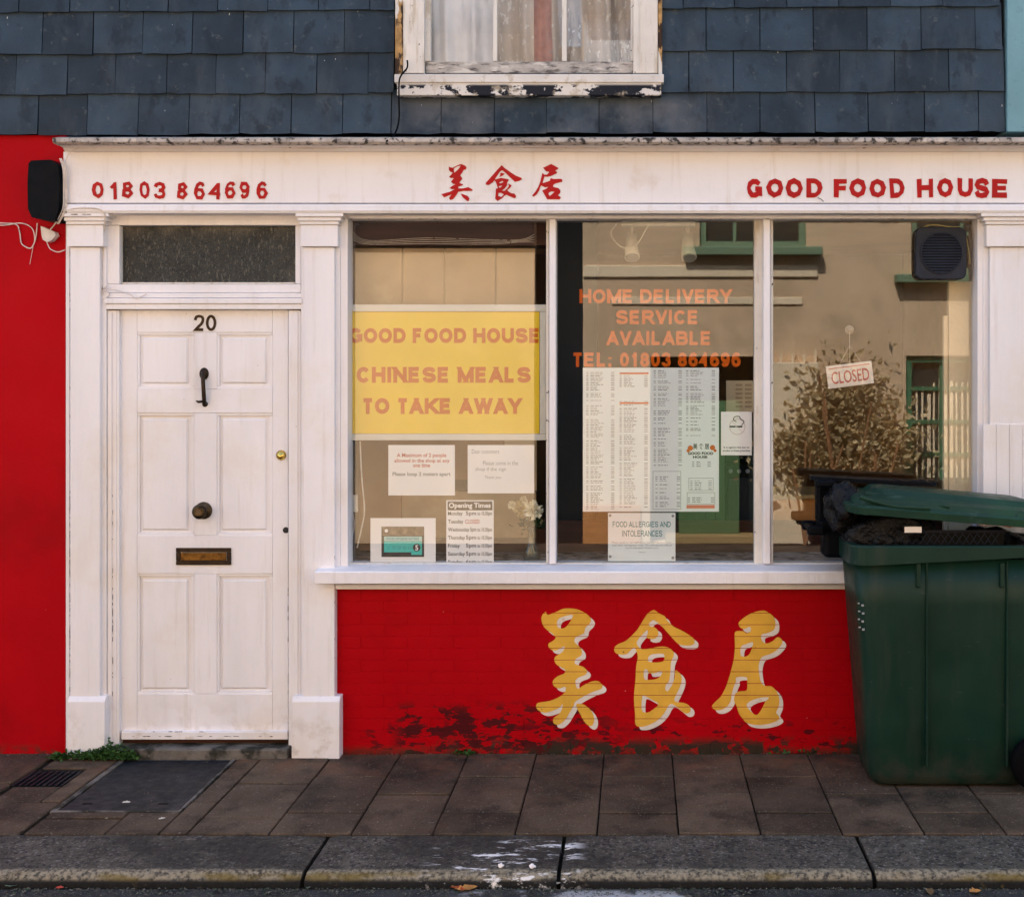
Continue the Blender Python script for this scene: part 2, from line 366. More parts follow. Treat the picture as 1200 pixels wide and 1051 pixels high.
def text_bm(s, off=0, res=3, ext=0):
    cu = bpy.data.curves.new('t', 'FONT'); cu.body = s; cu.offset = off; cu.resolution_u = res; cu.extrude = ext; cu.size = 1
    o = bpy.data.objects.new('t', cu); C.objects.link(o); bpy.context.view_layer.update()
    me = bpy.data.meshes.new_from_object(o.evaluated_get(bpy.context.evaluated_depsgraph_get()))
    bm = bmesh.new(); bm.from_mesh(me); bpy.data.objects.remove(o); bpy.data.curves.remove(cu); bpy.data.meshes.remove(me)
    return bm
def fit(bm, x0, x1, z0, z1, Y, ext=.0005, rot=0, dst=None):  # text mesh stretched into a rectangle on a plane facing the street
    xs = [v.co.x for v in bm.verts]; ys = [v.co.y for v in bm.verts]
    if not xs: return dst or bm
    a, b, c, d = min(xs), max(xs), min(ys), max(ys)
    if b - a < 1e-6: b = a + 1
    if d - c < 1e-6: d = c + 1
    zs = [v.co.z for v in bm.verts]; zr = max(zs) - min(zs)
    for v in bm.verts:
        x = (v.co.x - a) / (b - a); y = (v.co.y - c) / (d - c); z = (v.co.z - min(zs)) / zr if zr > 1e-7 else 0
        px, pz = x0 + (x1 - x0) * x, z0 + (z1 - z0) * y
        if rot:
            mx, mz = (x0 + x1) / 2, (z0 + z1) / 2; cr, sr = math.cos(rot), math.sin(rot)
            px, pz = mx + (px - mx) * cr - (pz - mz) * sr, mz + (px - mx) * sr + (pz - mz) * cr
        v.co = (px, Y - ext * z, pz)
    if dst:
        me = bpy.data.meshes.new('tmp'); bm.to_mesh(me); bm.free(); dst.from_mesh(me); bpy.data.meshes.remove(me); return dst
    return bm
def ptext(s, px0, px1, py0, py1, Y, m, parent, off=.02, res=3, name='lettering', ext=.0, rot=0, dst=None):
    bm = text_bm(s, off, res, ext and .1)
    r = fit(bm, X(px0, Y), X(px1, Y), Z(py1, Y), Z(py0, Y), Y, ext or .0003, rot, dst)
    if dst is not None: return r
    return obj(name, r, m, parent, raw=True)

# block capitals built from strokes: centre lines in a unit box, given a width and flat ends
def ell(cx, cy, rx, ry, a0=0, a1=360, n=24):
    return [(cx + rx * math.cos(math.radians(a0 + (a1 - a0) * i / n)), cy + ry * math.sin(math.radians(a0 + (a1 - a0) * i / n))) for i in range(n + (0 if a1 - a0 == 360 else 1))]
def glyph(ch, n=24):
    q = max(n // 4, 1); V = lambda x: ([(x, 0), (x, 1)], 0)
    sm = (lambda p: crom(p, 3)) if n > 12 else (lambda p: p)
    if ch in 'O0': return [(ell(.5, .5, .5, .5, n=n), 1)]
    if ch == 'C': return [(ell(.5, .5, .5, .5, 38, 322, n), 0)]
    if ch == 'G': return [(ell(.5, .5, .5, .5, 38, 318, n) + [(1, .16), (1, .46), (.56, .46)], 0)]
    if ch == 'D': return [([(0, 0), (.45, 0)] + ell(.45, .5, .55, .5, -70, 70, n // 2) + [(.45, 1), (0, 1)], 1)]
    if ch == 'U': return [([(0, 1)] + ell(.5, .38, .5, .38, 180, 360, n // 2) + [(1, 1)], 0)]
    if ch == 'S': return [(sm([(.97, .74), (.84, .94), (.5, 1), (.14, .93), (.02, .75), (.14, .59), (.5, .51), (.86, .43), (1, .25), (.87, .07), (.5, 0), (.13, .07), (0, .27)]), 0)]
    if ch == '3': return [(sm([(0, .76), (.12, .93), (.48, 1), (.86, .92), (.93, .74), (.8, .57), (.42, .53)]), 0), (sm([(.42, .53), (.85, .47), (1, .26), (.86, .07), (.48, 0), (.12, .07), (0, .25)]), 0)]
    if ch == '8': return [(ell(.5, .76, .42, .24, n=max(n * 2 // 3, 5)), 1), (ell(.5, .26, .5, .26, n=max(n * 2 // 3, 5)), 1)]
    if ch == '6': return [(sm([(.95, .82), (.78, .97), (.5, 1), (.18, .88), (.02, .58), (0, .32)]), 0), (ell(.5, .31, .5, .31, n=max(n * 2 // 3, 6)), 1)]
    if ch == '9': return [([(1 - x, 1 - y) for x, y in p], c) for p, c in glyph('6', n)]
    if ch == '2': return [(sm([(0, .7), (.1, .92), (.5, 1), (.9, .92), (.97, .7), (.8, .45), (.4, .22), (.05, 0)]), 0), ([(.05, 0), (1, 0)], 0)]
    if ch == '1': return [V(.62), ([(.62, .98), (.12, .72)], 0)]
    if ch == '4': return [V(.74), ([(.70, .97), (.0, .30), (1, .30)], 0)]
    if ch == 'A': return [([(0, 0), (.5, 1)], 0), ([(1, 0), (.5, 1)], 0), ([(.22, .27), (.78, .27)], 0)]
    if ch == 'V': return [([(0, 1), (.5, 0)], 0), ([(1, 1), (.5, 0)], 0)]
    if ch == 'W': return [([(0, 1), (.25, 0)], 0), ([(.25, 0), (.5, 1)], 0), ([(.5, 1), (.75, 0)], 0), ([(.75, 0), (1, 1)], 0)]
    if ch == 'M': return [V(0), V(1), ([(0, 1), (.5, 0)], 0), ([(1, 1), (.5, 0)], 0)]
    if ch == 'N': return [V(0), V(1), ([(0, 1), (1, 0)], 0)]
    if ch == 'H': return [V(0), V(1), ([(0, .52), (1, .52)], 0)]
    if ch == 'E': return [V(0)] + [([(0, y), (1 if y != .52 else .92, y)], 0) for y in (0, .52, 1)]
    if ch == 'F': return [V(0)] + [([(0, y), (1 if y > .6 else .88, y)], 0) for y in (.5, 1)]
    if ch == 'L': return [V(0), ([(0, 0), (1, 0)], 0)]
    if ch == 'T': return [V(.5), ([(-.08, 1), (1.08, 1)], 0)]
    if ch == 'I': return [V(.5)]
    if ch == 'K': return [V(0), ([(0, .32), (.92, 1)], 0), ([(.32, .56), (1, 0)], 0)]
    if ch == 'Y': return [([(.5, 0), (.5, .45)], 0), ([(0, 1), (.5, .42)], 0), ([(1, 1), (.5, .42)], 0)]
    if ch == 'R': return [V(0), ([(0, 1), (.6, 1)] + ell(.6, .75, .36, .25, 70, -70, n // 3 + 1) + [(.6, .5), (0, .5)], 0), ([(.5, .5), (1, 0)], 0)]
    if ch == 'B': return [V(0), ([(0, 1), (.6, 1)] + ell(.6, .77, .32, .23, 70, -70, n // 3 + 1) + [(.6, .54), (0, .54)], 0), ([(.6, .54)] + ell(.6, .27, .4, .27, 70, -70, n // 3 + 1) + [(.6, 0), (0, 0)], 0)]
    if ch == ':': return [([(.5, .0), (.5, .17)], 0), ([(.5, .55), (.5, .72)], 0)]
    return []
ADV = dict(I=.30, M=.86, W=.97, E=.68, F=.63, L=.62, T=.63, O=.80, G=.80, C=.74, V=.70, Y=.70); ADV[' '] = .30; ADV[':'] = .33; ADV['1'] = .52
def ribbon(bm, P, closed, hw, y0, bot, top, jit=0):
    P = [Vector(p) for p in P]; n = len(P); L_, R_ = [], []
    for i in range(n):
        a = P[(i - 1) % n] if closed or i > 0 else None; b = P[(i + 1) % n] if closed or i < n - 1 else None
        d1 = (P[i] - a).normalized() if a is not None else None; d2 = (b - P[i]).normalized() if b is not None else None
        if d1 is not None and d2 is not None:
            n1, n2 = Vector((-d1.y, d1.x)), Vector((-d2.y, d2.x)); m = (n1 + n2)
            m = m.normalized() if m.length > 1e-4 else n1; o = m * (hw / max(m.dot(n1), .45))
            l_, r_ = P[i] + o, P[i] - o
        else:
            d = d2 if d1 is None else d1; nn = Vector((-d.y, d.x)); out = -d if d1 is None else d
            if abs(d.y) > .35 and (abs(P[i].y - bot) < 1e-4 or abs(P[i].y - top) < 1e-4):
                yy = bot - hw if abs(P[i].y - bot) < 1e-4 else top + hw
                h = hw / abs(d.y); c = P[i].x + d.x / d.y * (yy - P[i].y); s_ = 1 if nn.x > 0 else -1
                l_, r_ = Vector((c + s_ * h, yy)), Vector((c - s_ * h, yy))
            else: l_, r_ = P[i] + nn * hw, P[i] - nn * hw
        if jit: l_ += Vector((R.uniform(-jit, jit), R.uniform(-jit, jit))); r_ += Vector((R.uniform(-jit, jit), R.uniform(-jit, jit)))
        L_.append(l_); R_.append(r_)
    f = [[bm.verts.new((v.x, v.y, y0)) for v in q_] for q_ in (L_, R_)]; b = [[bm.verts.new((v.x, v.y, 0)) for v in q_] for q_ in (L_, R_)]
    for i in range(n if closed else n - 1):
        j = (i + 1) % n
        for q_ in ((f[0][i], f[0][j], f[1][j], f[1][i]), (f[0][i], b[0][i], b[0][j], f[0][j]), (f[1][i], f[1][j], b[1][j], b[1][i])): bm.faces.new(q_)
    if not closed:
        for i in (0, n - 1): bm.faces.new((f[0][i], f[1][i], b[1][i], b[0][i]))
def block_bm(s, sw=.14, n=24, jit=0):
    bm = B(); x = 0; H = .716
    for ch in s:
        adv = ADV.get(ch, .58 if ch.isdigit() else .74)
        if ch != ' ':
            wd = adv - .08; hw = sw / 2
            if ch == 'I' or ch == ':': wd = sw + .02
            for k, (P, c) in enumerate(glyph(ch, n)):
                Q = [(x + .04 + hw + px_ * (wd - sw), hw + py_ * (H - sw)) for px_, py_ in P]
                ribbon(bm, Q, c, hw, .06 + .008 * k, hw, H - hw, jit)
        x += adv
    return bm
def btext(s, px0, px1, py0, py1, Y, ext=.0006, dst=None, sw=.14, n=24, jit=0, rot=0):
    return fit(block_bm(s, sw, n, jit), X(px0, Y), X(px1, Y), Z(py1, Y), Z(py0, Y), Y, ext, rot, dst)

# ------------------------------------------------------------ ground: road, pavement, kerb
bm = B(); box(bm, -60, 60, -60, 40, -.35, -.22)
obj('ground', bm, M_road, kind='structure')
KY0, KY1 = -.965, -1.325
bm = B()
prof = [(KY1 - .01, -.20), (-5.25, -.20), (-5.25, -.045)]
prof += [(y, -.045 + .03 * math.sin(math.pi * (y + 5.25) / 3.9)) for y in [-5.25 + 3.9 * i / 24 for i in range(1, 24)]] + [(KY1 - .01, -.052)]
extr_x(bm, prof, -14, 14); obj('road', bm, M_road, kind='structure')
pav = obj('pavement', box(B(), -6, 6, KY0 + .004, .35, -.2, -.012), M_joint, kind='structure')
bm = B(); box(bm, -14, 14, -6.5, -5.25, -.2, .04, .01); obj('far_pavement', bm, M_slab, kind='structure')
kb = obj('kerb', box(B(), -6, 6, KY1 + .03, KY0, -.21, -.04), M_joint, kind='structure')
ks = [-4.9, -3.75, -2.6, -.615, .313, 1.46, 2.45, 3.6, 4.7]
for a, b in zip(ks, ks[1:]):
    bm = B(); prof = [(KY0 - .003, -.20), (KY0 - .003, -.004)]
    r = .045
    prof += [(KY1 + r - r * math.sin(t), -.004 - r + r * math.cos(t)) for t in [math.pi / 2 * i / 7 for i in range(8)]] + [(KY1, -.20)]
    n = 26; g = .008; L = b - a - 2 * g
    rings = []
    for i in range(n + 1):
        xx = a + g + L * i / n; wob = R.uniform(-.0035, .0035)
        e = .006 if i in (0, n) else 0
        rings.append([bm.verts.new((xx, y + (wob + e if k > 2 else 0), z + (wob * .6 - e if k > 0 and k < len(prof) - 1 else 0))) for k, (y, z) in enumerate(prof)])
    for p, q in zip(rings, rings[1:]):
        for k in range(len(prof) - 1): bm.faces.new((p[k], p[k + 1], q[k + 1], q[k]))
    bm.faces.new(rings[0]); bm.faces.new(rings[-1][::-1])
    obj('kerbstone', bm, M_kerb, kb, smooth=False)
holes = [(-1.835, -1.285, -.735, -.055), (-2.165, -1.925, -.43, -.225)]
def subtract(rs, h):
    out = []
    for (a, b, c, d) in rs:
        x0, x1, y0, y1 = h
        if b <= x0 or a >= x1 or d <= y0 or c >= y1: out.append((a, b, c, d)); continue
        if a < x0: out.append((a, x0, c, d))
        if b > x1: out.append((x1, b, c, d))
        m0, m1 = max(a, x0), min(b, x1)
        if c < y0: out.append((m0, m1, c, y0))
        if d > y1: out.append((m0, m1, y1, d))
    return [r for r in out if r[1] - r[0] > .03 and r[3] - r[2] > .03]
jx = [-.528 + .3225 * i for i in range(-11, 14)]
for i, (a, b) in enumerate(zip(jx, jx[1:])):
    js = [KY0, -.527, .005] if i % 2 == 1 else [KY0, -.74, -.315, .005]
    if b < -.6:
        js = [KY0, -.80, -.40, .005] if i % 2 else [KY0, -.62, -.20, .005]
    rs = [(a, b, c, d) for c, d in zip(js, js[1:])]
    for h in holes: rs = subtract(rs, h)
    for (x0, x1, y0, y1) in rs:
        g = R.uniform(.002, .0035)
        bm = B(); box(bm, x0 + g, x1 - g, y0 + g * 2.6, y1 - g * 2.6, -.045, R.uniform(-.0025, .002), .004, 1)
        t = R.uniform(-.004, .004)
        for v in bm.verts:
            if v.co.z > -.02: v.co.z += t * (v.co.x - x0) / (x1 - x0) * .6
        obj('paving_slab', bm, M_slab, pav)
# manhole cover and grating
mh = thing('manhole_cover', 'large dark rectangular iron manhole cover set in the pavement in front of the door', 'manhole cover', (-1.56, -.39, 0))
obj('frame', (lambda b: (box(b, -1.83, -1.29, -.73, -.715, -.03, .0, .002), box(b, -1.83, -1.29, -.075, -.06, -.03, .0, .002), box(b, -1.83, -1.805, -.714, -.076, -.03, .0, .002), box(b, -1.305, -1.29, -.714, -.076, -.03, .0, .002), b)[-1])(B()), M_stone, mh)
obj('cover_plate', box(B(), -1.80, -1.31, -.710, -.08, -.03, -.004, .002), M_iron, mh)
for kx in (-1.72, -1.40): obj('lifting_slot', box(B(), kx - .02, kx + .02, -.64, -.625, -.0038, -.0025), M_dark, mh)
gr = thing('drain_grating', 'small square black drain grating in the pavement below the red wall', 'drain grate', (-2.045, -.33, 0))
obj('frame', box(B(), -2.16, -1.93, -.425, -.23, -.03, -.012), M_dark, gr)
for i in range(9): obj('bar', box(B(), -2.155 + i * .0265, -2.143 + i * .0265, -.42, -.235, -.0115, -.001, .001, 1), M_iron, gr)

# ------------------------------------------------------------ the shop building
shop = thing('shop_building', 'takeaway shop with white fascia, red brick base and blue slates above', 'building', (0, .5, 0))
S = shop
BW = 2.55      # right end of the shop (off frame)
bm = B(); wx0, wx1, wz0, wz1 = X(498), X(741.5), Z(80), Z(-418)
box(bm, X(-330), wx0, .003, .2, 2.965, 6.4); box(bm, wx1, X(1176), .003, .2, 2.965, 6.4); box(bm, wx0, wx1, .003, .2, 2.965, wz0); box(bm, wx0, wx1, .003, .2, wz1, 6.4); obj('upper_wall', bm, M_dark, S)
bm = B(); box(bm, X(395) + .1, X(900), 1.5, 1.6, 2.9, 5.2); obj('upper_room_wall', bm, M_intw, S)
bm = B(); box(bm, X(-330), 2.78, 3.4, 3.6, -.1, 6.4); obj('rear_wall', bm, M_tan, S)
bm = B(); box(bm, X(-330), X(-330) + .15, .2, 3.4, -.1, 6.4); box(bm, 2.63, 2.78, .2, 3.4, -.1, 6.4); obj('side_wall', bm, M_tan, S)
bm = B(); extr_x(bm, [(-.12, 6.38), (-.12, 6.5), (1.8, 8.0), (3.75, 6.5), (3.75, 6.38)], X(-330), 2.79); obj('roof', bm, M_slate, S)

# slates hung on the upper wall
def slate_z(py_l, py_r, x): return Z(py_l + (py_r - py_l) * (x - X(0)) / (X(1176) - X(0)))
rows = [((160, 156), (113, 109), [-128, -68, -10, 48, 105, 165, 224, 283, 343, 403, 460, 518, 580, 641, 702, 765, 828, 890, 954, 1016, 1082, 1145, 1176]),
        ((113, 109), (66, 60), [-154, -95, -36, 22, 82, 138, 198, 255, 313, 373, 433, 463.5, None, 775, 807, 859, 921, 983, 1047, 1110, 1175]),
        ((66, 60), (17, 10), [-125, -65, 2 - 6, 53, 112, 170, 228, 287, 346, 405, 463.5, None, 775, 827, 890, 952, 1015, 1078, 1141, 1172]),
        ((17, 10), (-31, -38), [-150, -90, -32, 26, 85, 143, 200, 258, 316, 375, 435, 463.5, None, 775, 800, 860, 921, 982, 1042, 1103, 1170]),
        ((-31, -38), (-80, -86), [-125, -65, -6, 53, 112, 170, 228, 287, 346, 405, 463.5, None, 775, 827, 890, 952, 1015, 1078, 1141, 1172])]
for ri, (lo_, hi_, js) in enumerate(rows):
    for a, b in zip(js, js[1:]):
        if a is None or b is None: continue
        x0, x1 = X(a), X(b); g = R.uniform(.0012, .0028); x0 += g; x1 -= g
        zb = slate_z(*lo_, (x0 + x1) / 2) + R.uniform(-.003, .003); zt = slate_z(*hi_, (x0 + x1) / 2) + .02
        yb = -.031 + R.uniform(-.003, .002); yt = -.017; th = .005
        bm = B(); c = []
        n = 4
        top = []; bot = []
        for i in range(n + 1):
            xx = x0 + (x1 - x0) * i / n
            dz = R.uniform(-.0022, .0022) + (.003 if i in (0, n) and R.random() < .35 else 0)
            bot.append((xx + (R.uniform(-.0015, .0015) if i in (0, n) else 0), yb, zb + dz)); top.append((xx, yt, zt))
        fb = [bm.verts.new(p) for p in bot]; ft = [bm.verts.new(p) for p in top]
        bb = [bm.verts.new((p[0], p[1] + th, p[2])) for p in bot]; bt = [bm.verts.new((p[0], p[1] + th, p[2])) for p in top]
        for i in range(n):
            bm.faces.new((fb[i], fb[i + 1], ft[i + 1], ft[i])); bm.faces.new((bb[i + 1], bb[i], bt[i], bt[i + 1]))
            bm.faces.new((bb[i], bb[i + 1], fb[i + 1], fb[i])); bm.faces.new((ft[i], ft[i + 1], bt[i + 1], bt[i]))
        bm.faces.new((fb[0], ft[0], bt[0], bb[0])); bm.faces.new((fb[n], bb[n], bt[n], ft[n]))
        if a == 433 and ri == 1:
            for v in bm.verts: v.co.y -= .006
        obj('slate', bm, M_slate, S)
bm = B()                                            # slating above the picture, as one piece
k = 0; z = slate_z(-80, -86, 0) + .004
while z < 6.3:
    x = X(-328) + (.12 if k % 2 else 0)
    while x < X(1170):
        if not (X(455) < x + .12 < X(790) and z < 4.35):
            box(bm, x, min(x + .236, X(1176)), -.034, -.016, z, z + .197)
        x += .24
    z += .2; k += 1
obj('upper_slates', bm, M_slate, S, kind='stuff')

# upper window
uw = obj('upper_window', (lambda b: (pbox(b, 472, 497, -420, 86, -.05, .10, .004), pbox(b, 742, 771, -420, 86, -.05, .10, .004), pbox(b, 472, 771, -440, -421, -.05, .10, .004), b)[-1])(B()), M_oldw, S)
obj('weathered_edge', (lambda b: (pbox(b, 463, 471.5, -420, 96, -.055, .09, .003), pbox(b, 771.5, 776, -420, 92, -.055, .09, .003), b)[-1])(B()), M_rot, uw)
obj('frame_moulding', (lambda b: (pbox(b, 490, 497, -420, 86, -.056, .02, .002), pbox(b, 742, 749, -420, 86, -.056, .02, .002), b)[-1])(B()), M_oldw, uw)
obj('sash', (lambda b: (pbox(b, 497, 504.5, -190, 72, -.02, .04, .003), pbox(b, 739, 742, -190, 72, -.02, .04, .003), pbox(b, 578, 582.5, -190, 72, -.02, .03, .002), pbox(b, 658.5, 664, -190, 72, -.02, .03, .002), pbox(b, 504.5, 739, -60, -54, -.018, .028, .002), b)[-1])(B()), M_oldw, uw)
pobj('bottom_rail', 499, 742, 72.5, 86, -.024, .05, M_mould, uw)
bm = B(); pbox(bm, 462, 778, 87, 97, -.075, .12, .004); pbox(bm, 465, 775, 97, 112, -.068, .10, .004); obj('sill', bm, M_peel, uw)
pobj('pane', 500, 742, -190, 74, .004, .003, M_glassw, uw, bev=0)
def curtain(px0, px1, m, Y, amp, ph, name='curtain'):
    bm = B(); n = 60; x0, x1 = X(px0), X(px1); pr = None
    for i in range(n + 1):
        x = x0 + (x1 - x0) * i / n
        col = []
        for j in range(9):
            z = Z(90) + (Z(-200) - Z(90)) * j / 8
            y = Y + amp * (math.sin(x * 45 + ph + .5 * math.sin(z * 6)) + .5 * math.sin(x * 97 + ph * 2 + z * 3))
            col.append(bm.verts.new((x, y, z)))
        if pr:
            for j in range(8): bm.faces.new((pr[j], col[j], col[j + 1], pr[j + 1]))
        pr = col
    o = obj(name, bm, m, uw, smooth=True, raw=True); return o
curtain(495, 579, M_curtW, .060, .014, 0); curtain(578, 624, M_curtB, .085, .022, 1); curtain(622, 646, M_curtR, .084, .012, 2, 'curtain_stripe'); curtain(645, 745, M_curtB, .095, .032, 3)

# fascia, cornice
FY = -.085
bm = B()
extr_x(bm, [(.2, Z(168, -.2)), (-.19, Z(169, -.19)), (-.205, Z(166.5, -.205)), (-.205, Z(161.5, -.205)), (-.16, Z(161.5, -.205) + .012), (.0, Z(161, -.2) + .03), (.2, Z(161, -.2) + .03)], X(62, -.2), 2.8)
for v in bm.verts: v.co.z += R.uniform(-.001, .001)
obj('cornice', bm, M_lead, S)
bm = B(); extr_x(bm, [(.0, Z(168.5, -.19)), (-.165, Z(168.8, -.165)), (-.15, Z(171, -.15)), (-.12, Z(173, -.13)), (-.105, Z(177, -.11)), (0, Z(178, -.1))], X(70, -.15), 2.75); obj('cornice_moulding', bm, M_fascia, S)
fas = obj('fascia', box(B(), X(76, FY), 2.7, FY, .0, Z(238, FY), Z(177.5, FY), .002), M_fascia, S)
bm = B(); extr_x(bm, [(0, Z(250, -.1)), (-.095, Z(250, -.095)), (-.102, Z(247, -.1)), (-.098, Z(240.5, -.1)), (-.09, Z(239.2, -.09)), (0, Z(239.2, -.09))], X(78, -.1), 2.72)
obj('fascia_rail', bm, M_fascia, S)
def letters(chars, scale, ox, oy, y0, y1, sw):
    for ch, a, b in chars:
        bm = block_bm(ch, sw, 8, .014)
        fit(bm, X(ox + a / scale, FY), X(ox + b / scale, FY), Z(oy + y1 / scale, FY) + R.uniform(-.003, .003), Z(oy + y0 / scale, FY) + R.uniform(-.004, .004), FY - .0008, .003, R.uniform(-.06, .06))
        obj('letter', bm, M_signred, fas)
letters([('0', 42, 115), ('1', 155, 197), ('8', 232, 302), ('0', 340, 403), ('3', 428, 502), ('8', 576, 642), ('6', 680, 750), ('4', 766, 845), ('6', 872, 940), ('9', 965, 1030), ('6', 1070, 1142)], 5.333, 100, 205, 45, 152, .13)
letters([('G', 38, 105), ('O', 120, 195), ('O', 205, 280), ('D', 295, 365), ('F', 413, 470), ('O', 480, 553), ('O', 567, 640), ('D', 655, 720), ('H', 773, 843), ('O', 860, 930), ('U', 948, 1015), ('S', 1022, 1087), ('E', 1098, 1163)], 3.692, 865, 200, 35, 118, .185)
g_mei = [[(310,200),(310,280),(340,315),(395,340),(360,385),(312,435),(345,455),(420,460),(355,540),(400,585),(460,600),(400,625),(325,680),(370,705),(440,710),(330,765),(140,820),(200,890),(300,850),(370,820),(310,910),(340,950),(410,925),(480,830),(520,765),(640,745),(830,745),(840,720),(740,660),(720,668),(620,690),(520,690),(520,650),(620,620),(625,600),(550,570),(550,545),(600,490),(605,460),(560,400),(610,330),(635,280),(690,260),(700,220),(670,180),(580,145),(520,165),(430,210),(400,230),(340,220)],
         [(420,240),(500,195),(580,175),(520,265),(430,340),(418,290)]]
g_mei2 = [[(570,810),(610,815),(720,855),(768,910),(750,970),(715,970),(620,890)]]
g_shi = [[(535,170),(440,270),(300,430),(175,570),(190,610),(250,610),(340,550),(430,410),(500,310),(545,280),(620,340),(730,450),(830,540),(930,520),(990,485),(970,450),(860,410),(740,335),(600,235)]]
g_shi2 = [[(520,340),(600,360),(560,400),(480,435),(505,395),(500,365)]]
g_shi3 = [[(360,500),(430,480),(520,455),(690,485),(690,510),(655,560),(655,620),(600,690),(540,740),(600,745),(670,680),(695,640),(680,580),(755,620),(735,660),(660,730),(700,770),(760,800),(820,805),(860,870),(830,910),(720,870),(640,830),(600,850),(540,910),(440,970),(390,920),(400,800),(405,695),(450,690),(430,620),(400,540)],
          [(470,560),(550,520),(575,550),(510,580)], [(470,640),(550,620),(520,665),(470,675)], [(460,790),(520,785),(585,825),(530,880),(455,860)]]
g_ju = [[(590,145),(410,230),(480,310),(550,320),(500,380),(440,385),(395,345),(370,450),(340,560),(300,660),(240,760),(165,850),(200,875),(270,820),(320,740),(350,650),(370,625),(450,665),(530,655),(480,700),(390,735),(420,790),(500,930),(780,935),(810,890),(740,840),(790,800),(800,740),(750,680),(640,660),(630,620),(680,580),(840,540),(840,490),(800,475),(640,480),(580,460),(560,520),(420,570),(400,560),(430,460),(440,420),(500,430),(580,415),(720,350),(720,320),(680,295),(760,240),(680,190)],
        [(540,780),(600,755),(670,765),(620,810),(560,860),(530,820)]]
for nm, gl, ox in (('mei', [g_mei, g_mei2], 510), ('shi', [g_shi, g_shi2, g_shi3], 560), ('ju', [g_ju], 615)):
    bm = B()
    for loops in gl: polys(bm, [[(X(ox + x / 19.1, FY), Z(185 + y / 19.1, FY)) for x, y in lp] for lp in loops], FY - .0035, .003)
    obj('chinese_letter', bm, M_signred, fas)
# cracked wire and paint drips along the fascia top
bm = B(); pts = [(X(76, -.12), -.12, Z(205, -.12)), (X(79, -.12), -.12, Z(183, -.12)), (X(95, -.12), -.125, Z(172.5, -.125))] + [(X(p, -.125), -.128, Z(172.5 + 1.6 * math.sin(p * .021) + R.uniform(-.5, .5), -.125)) for p in range(125, 1230, 28)]
tube(bm, crom(pts, 3), .0018, 5); obj('fascia_cable', bm, M_cable, S)
bm = B(); box(bm, X(76, FY) - .008, X(76, FY) - .0005, FY + .003, 0, Z(250, FY), Z(178, FY)); obj('fascia_end', bm, M_fascia, S)
bm = B(); tube(bm, crom([(X(955 + 7), FY - .004, Z(232.5)), (X(985), FY - .004, Z(237.5)), (X(990), FY - .004, Z(238.5))][:0] + [(X(1017, FY), FY - .006, Z(232.4, FY)), (X(1022, FY), FY - .009, Z(234.6, FY)), (X(1026, FY), FY - .005, Z(237, FY))], 3), .002, 5) if False else tube(bm, [(X(958, FY), FY - .005, Z(232, FY)), (X(962, FY), FY - .008, Z(234, FY)), (X(965, FY), FY - .004, Z(236.5, FY))], .0016, 5)
obj('loose_wire', bm, M_rubber, S)

# pilasters
def pilaster(a, b, base=True, cap=True, ba=None, bb=None, bottom=880):
    p = obj('pilaster', pbox(B(), a, b, 290, 816 if base else bottom, -.045, .12, .003), M_white, S)
    if True:
        bm = B(); e = 4
        pbox(bm, a - e, b + e, 263.5, 289, -.062, .12, .003)
        pbox(bm, a - e - 1, b + e + 1, 259.5, 263, -.072, .12, .0025)
        pbox(bm, a - e - 3.5, b + e + 3.5, 254.5, 259, -.082, .12, .004)
        pbox(bm, a - e - 6, b + e + 6, 249.5, 254, -.094, .12, .004)
        obj('capital', bm, M_white, p)
    if base:
        bm = B(); x0, x1 = X(ba, -.06), X(bb, -.06); zt, zb = Z(822, -.06), Z(880.5, -.02)
        extr_x(bm, [(.05, zb - .02), (-.066, zb - .02), (-.062, zt), (-.045, zt + .022), (.05, zt + .022)], x0, x1)
        es = [e_ for e_ in bm.edges]; bmesh.ops.bevel(bm, geom=es, offset=.003, segments=2, affect='EDGES', profile=.5)
        obj('plinth', bm, M_white, p)
    return p
pilaster(82, 117, ba=79, bb=123); pilaster(356, 392, ba=342, bb=398)
pr = pilaster(1160, 1250, base=False)
bm = B()
for k in range(7): box(bm, X(1152, -.048) + k * .062, X(1152, -.048) + k * .062 + .0605, -.052, -.044, .0, Z(497, -.048), .0015, 1)
obj('boarding', bm, M_white, pr)
bm = B(); pbox(bm, 118, 124.5, 251, 880, -.022, .1, .002); pbox(bm, 77, 81.5, 262, 880, -.012, .08, .002); obj('door_casing', bm, M_white, S)
bm = B(); pbox(bm, 125, 139.5, 364, 874, -.008, .1, .002); pbox(bm, 126, 131, 366, 872, -.014, .01, .002); pbox(bm, 133, 136.5, 366, 872, -.012, .01, .002)
pbox(bm, 338, 352.5, 364, 874, -.008, .1, .002); pbox(bm, 343, 349, 366, 872, -.013, .01, .002)
obj('door_jamb', bm, M_white, S)
bm = B(); pbox(bm, 352.8, 357, 251, 876, -.03, .1, .002); obj('door_casing', bm, M_white, S)
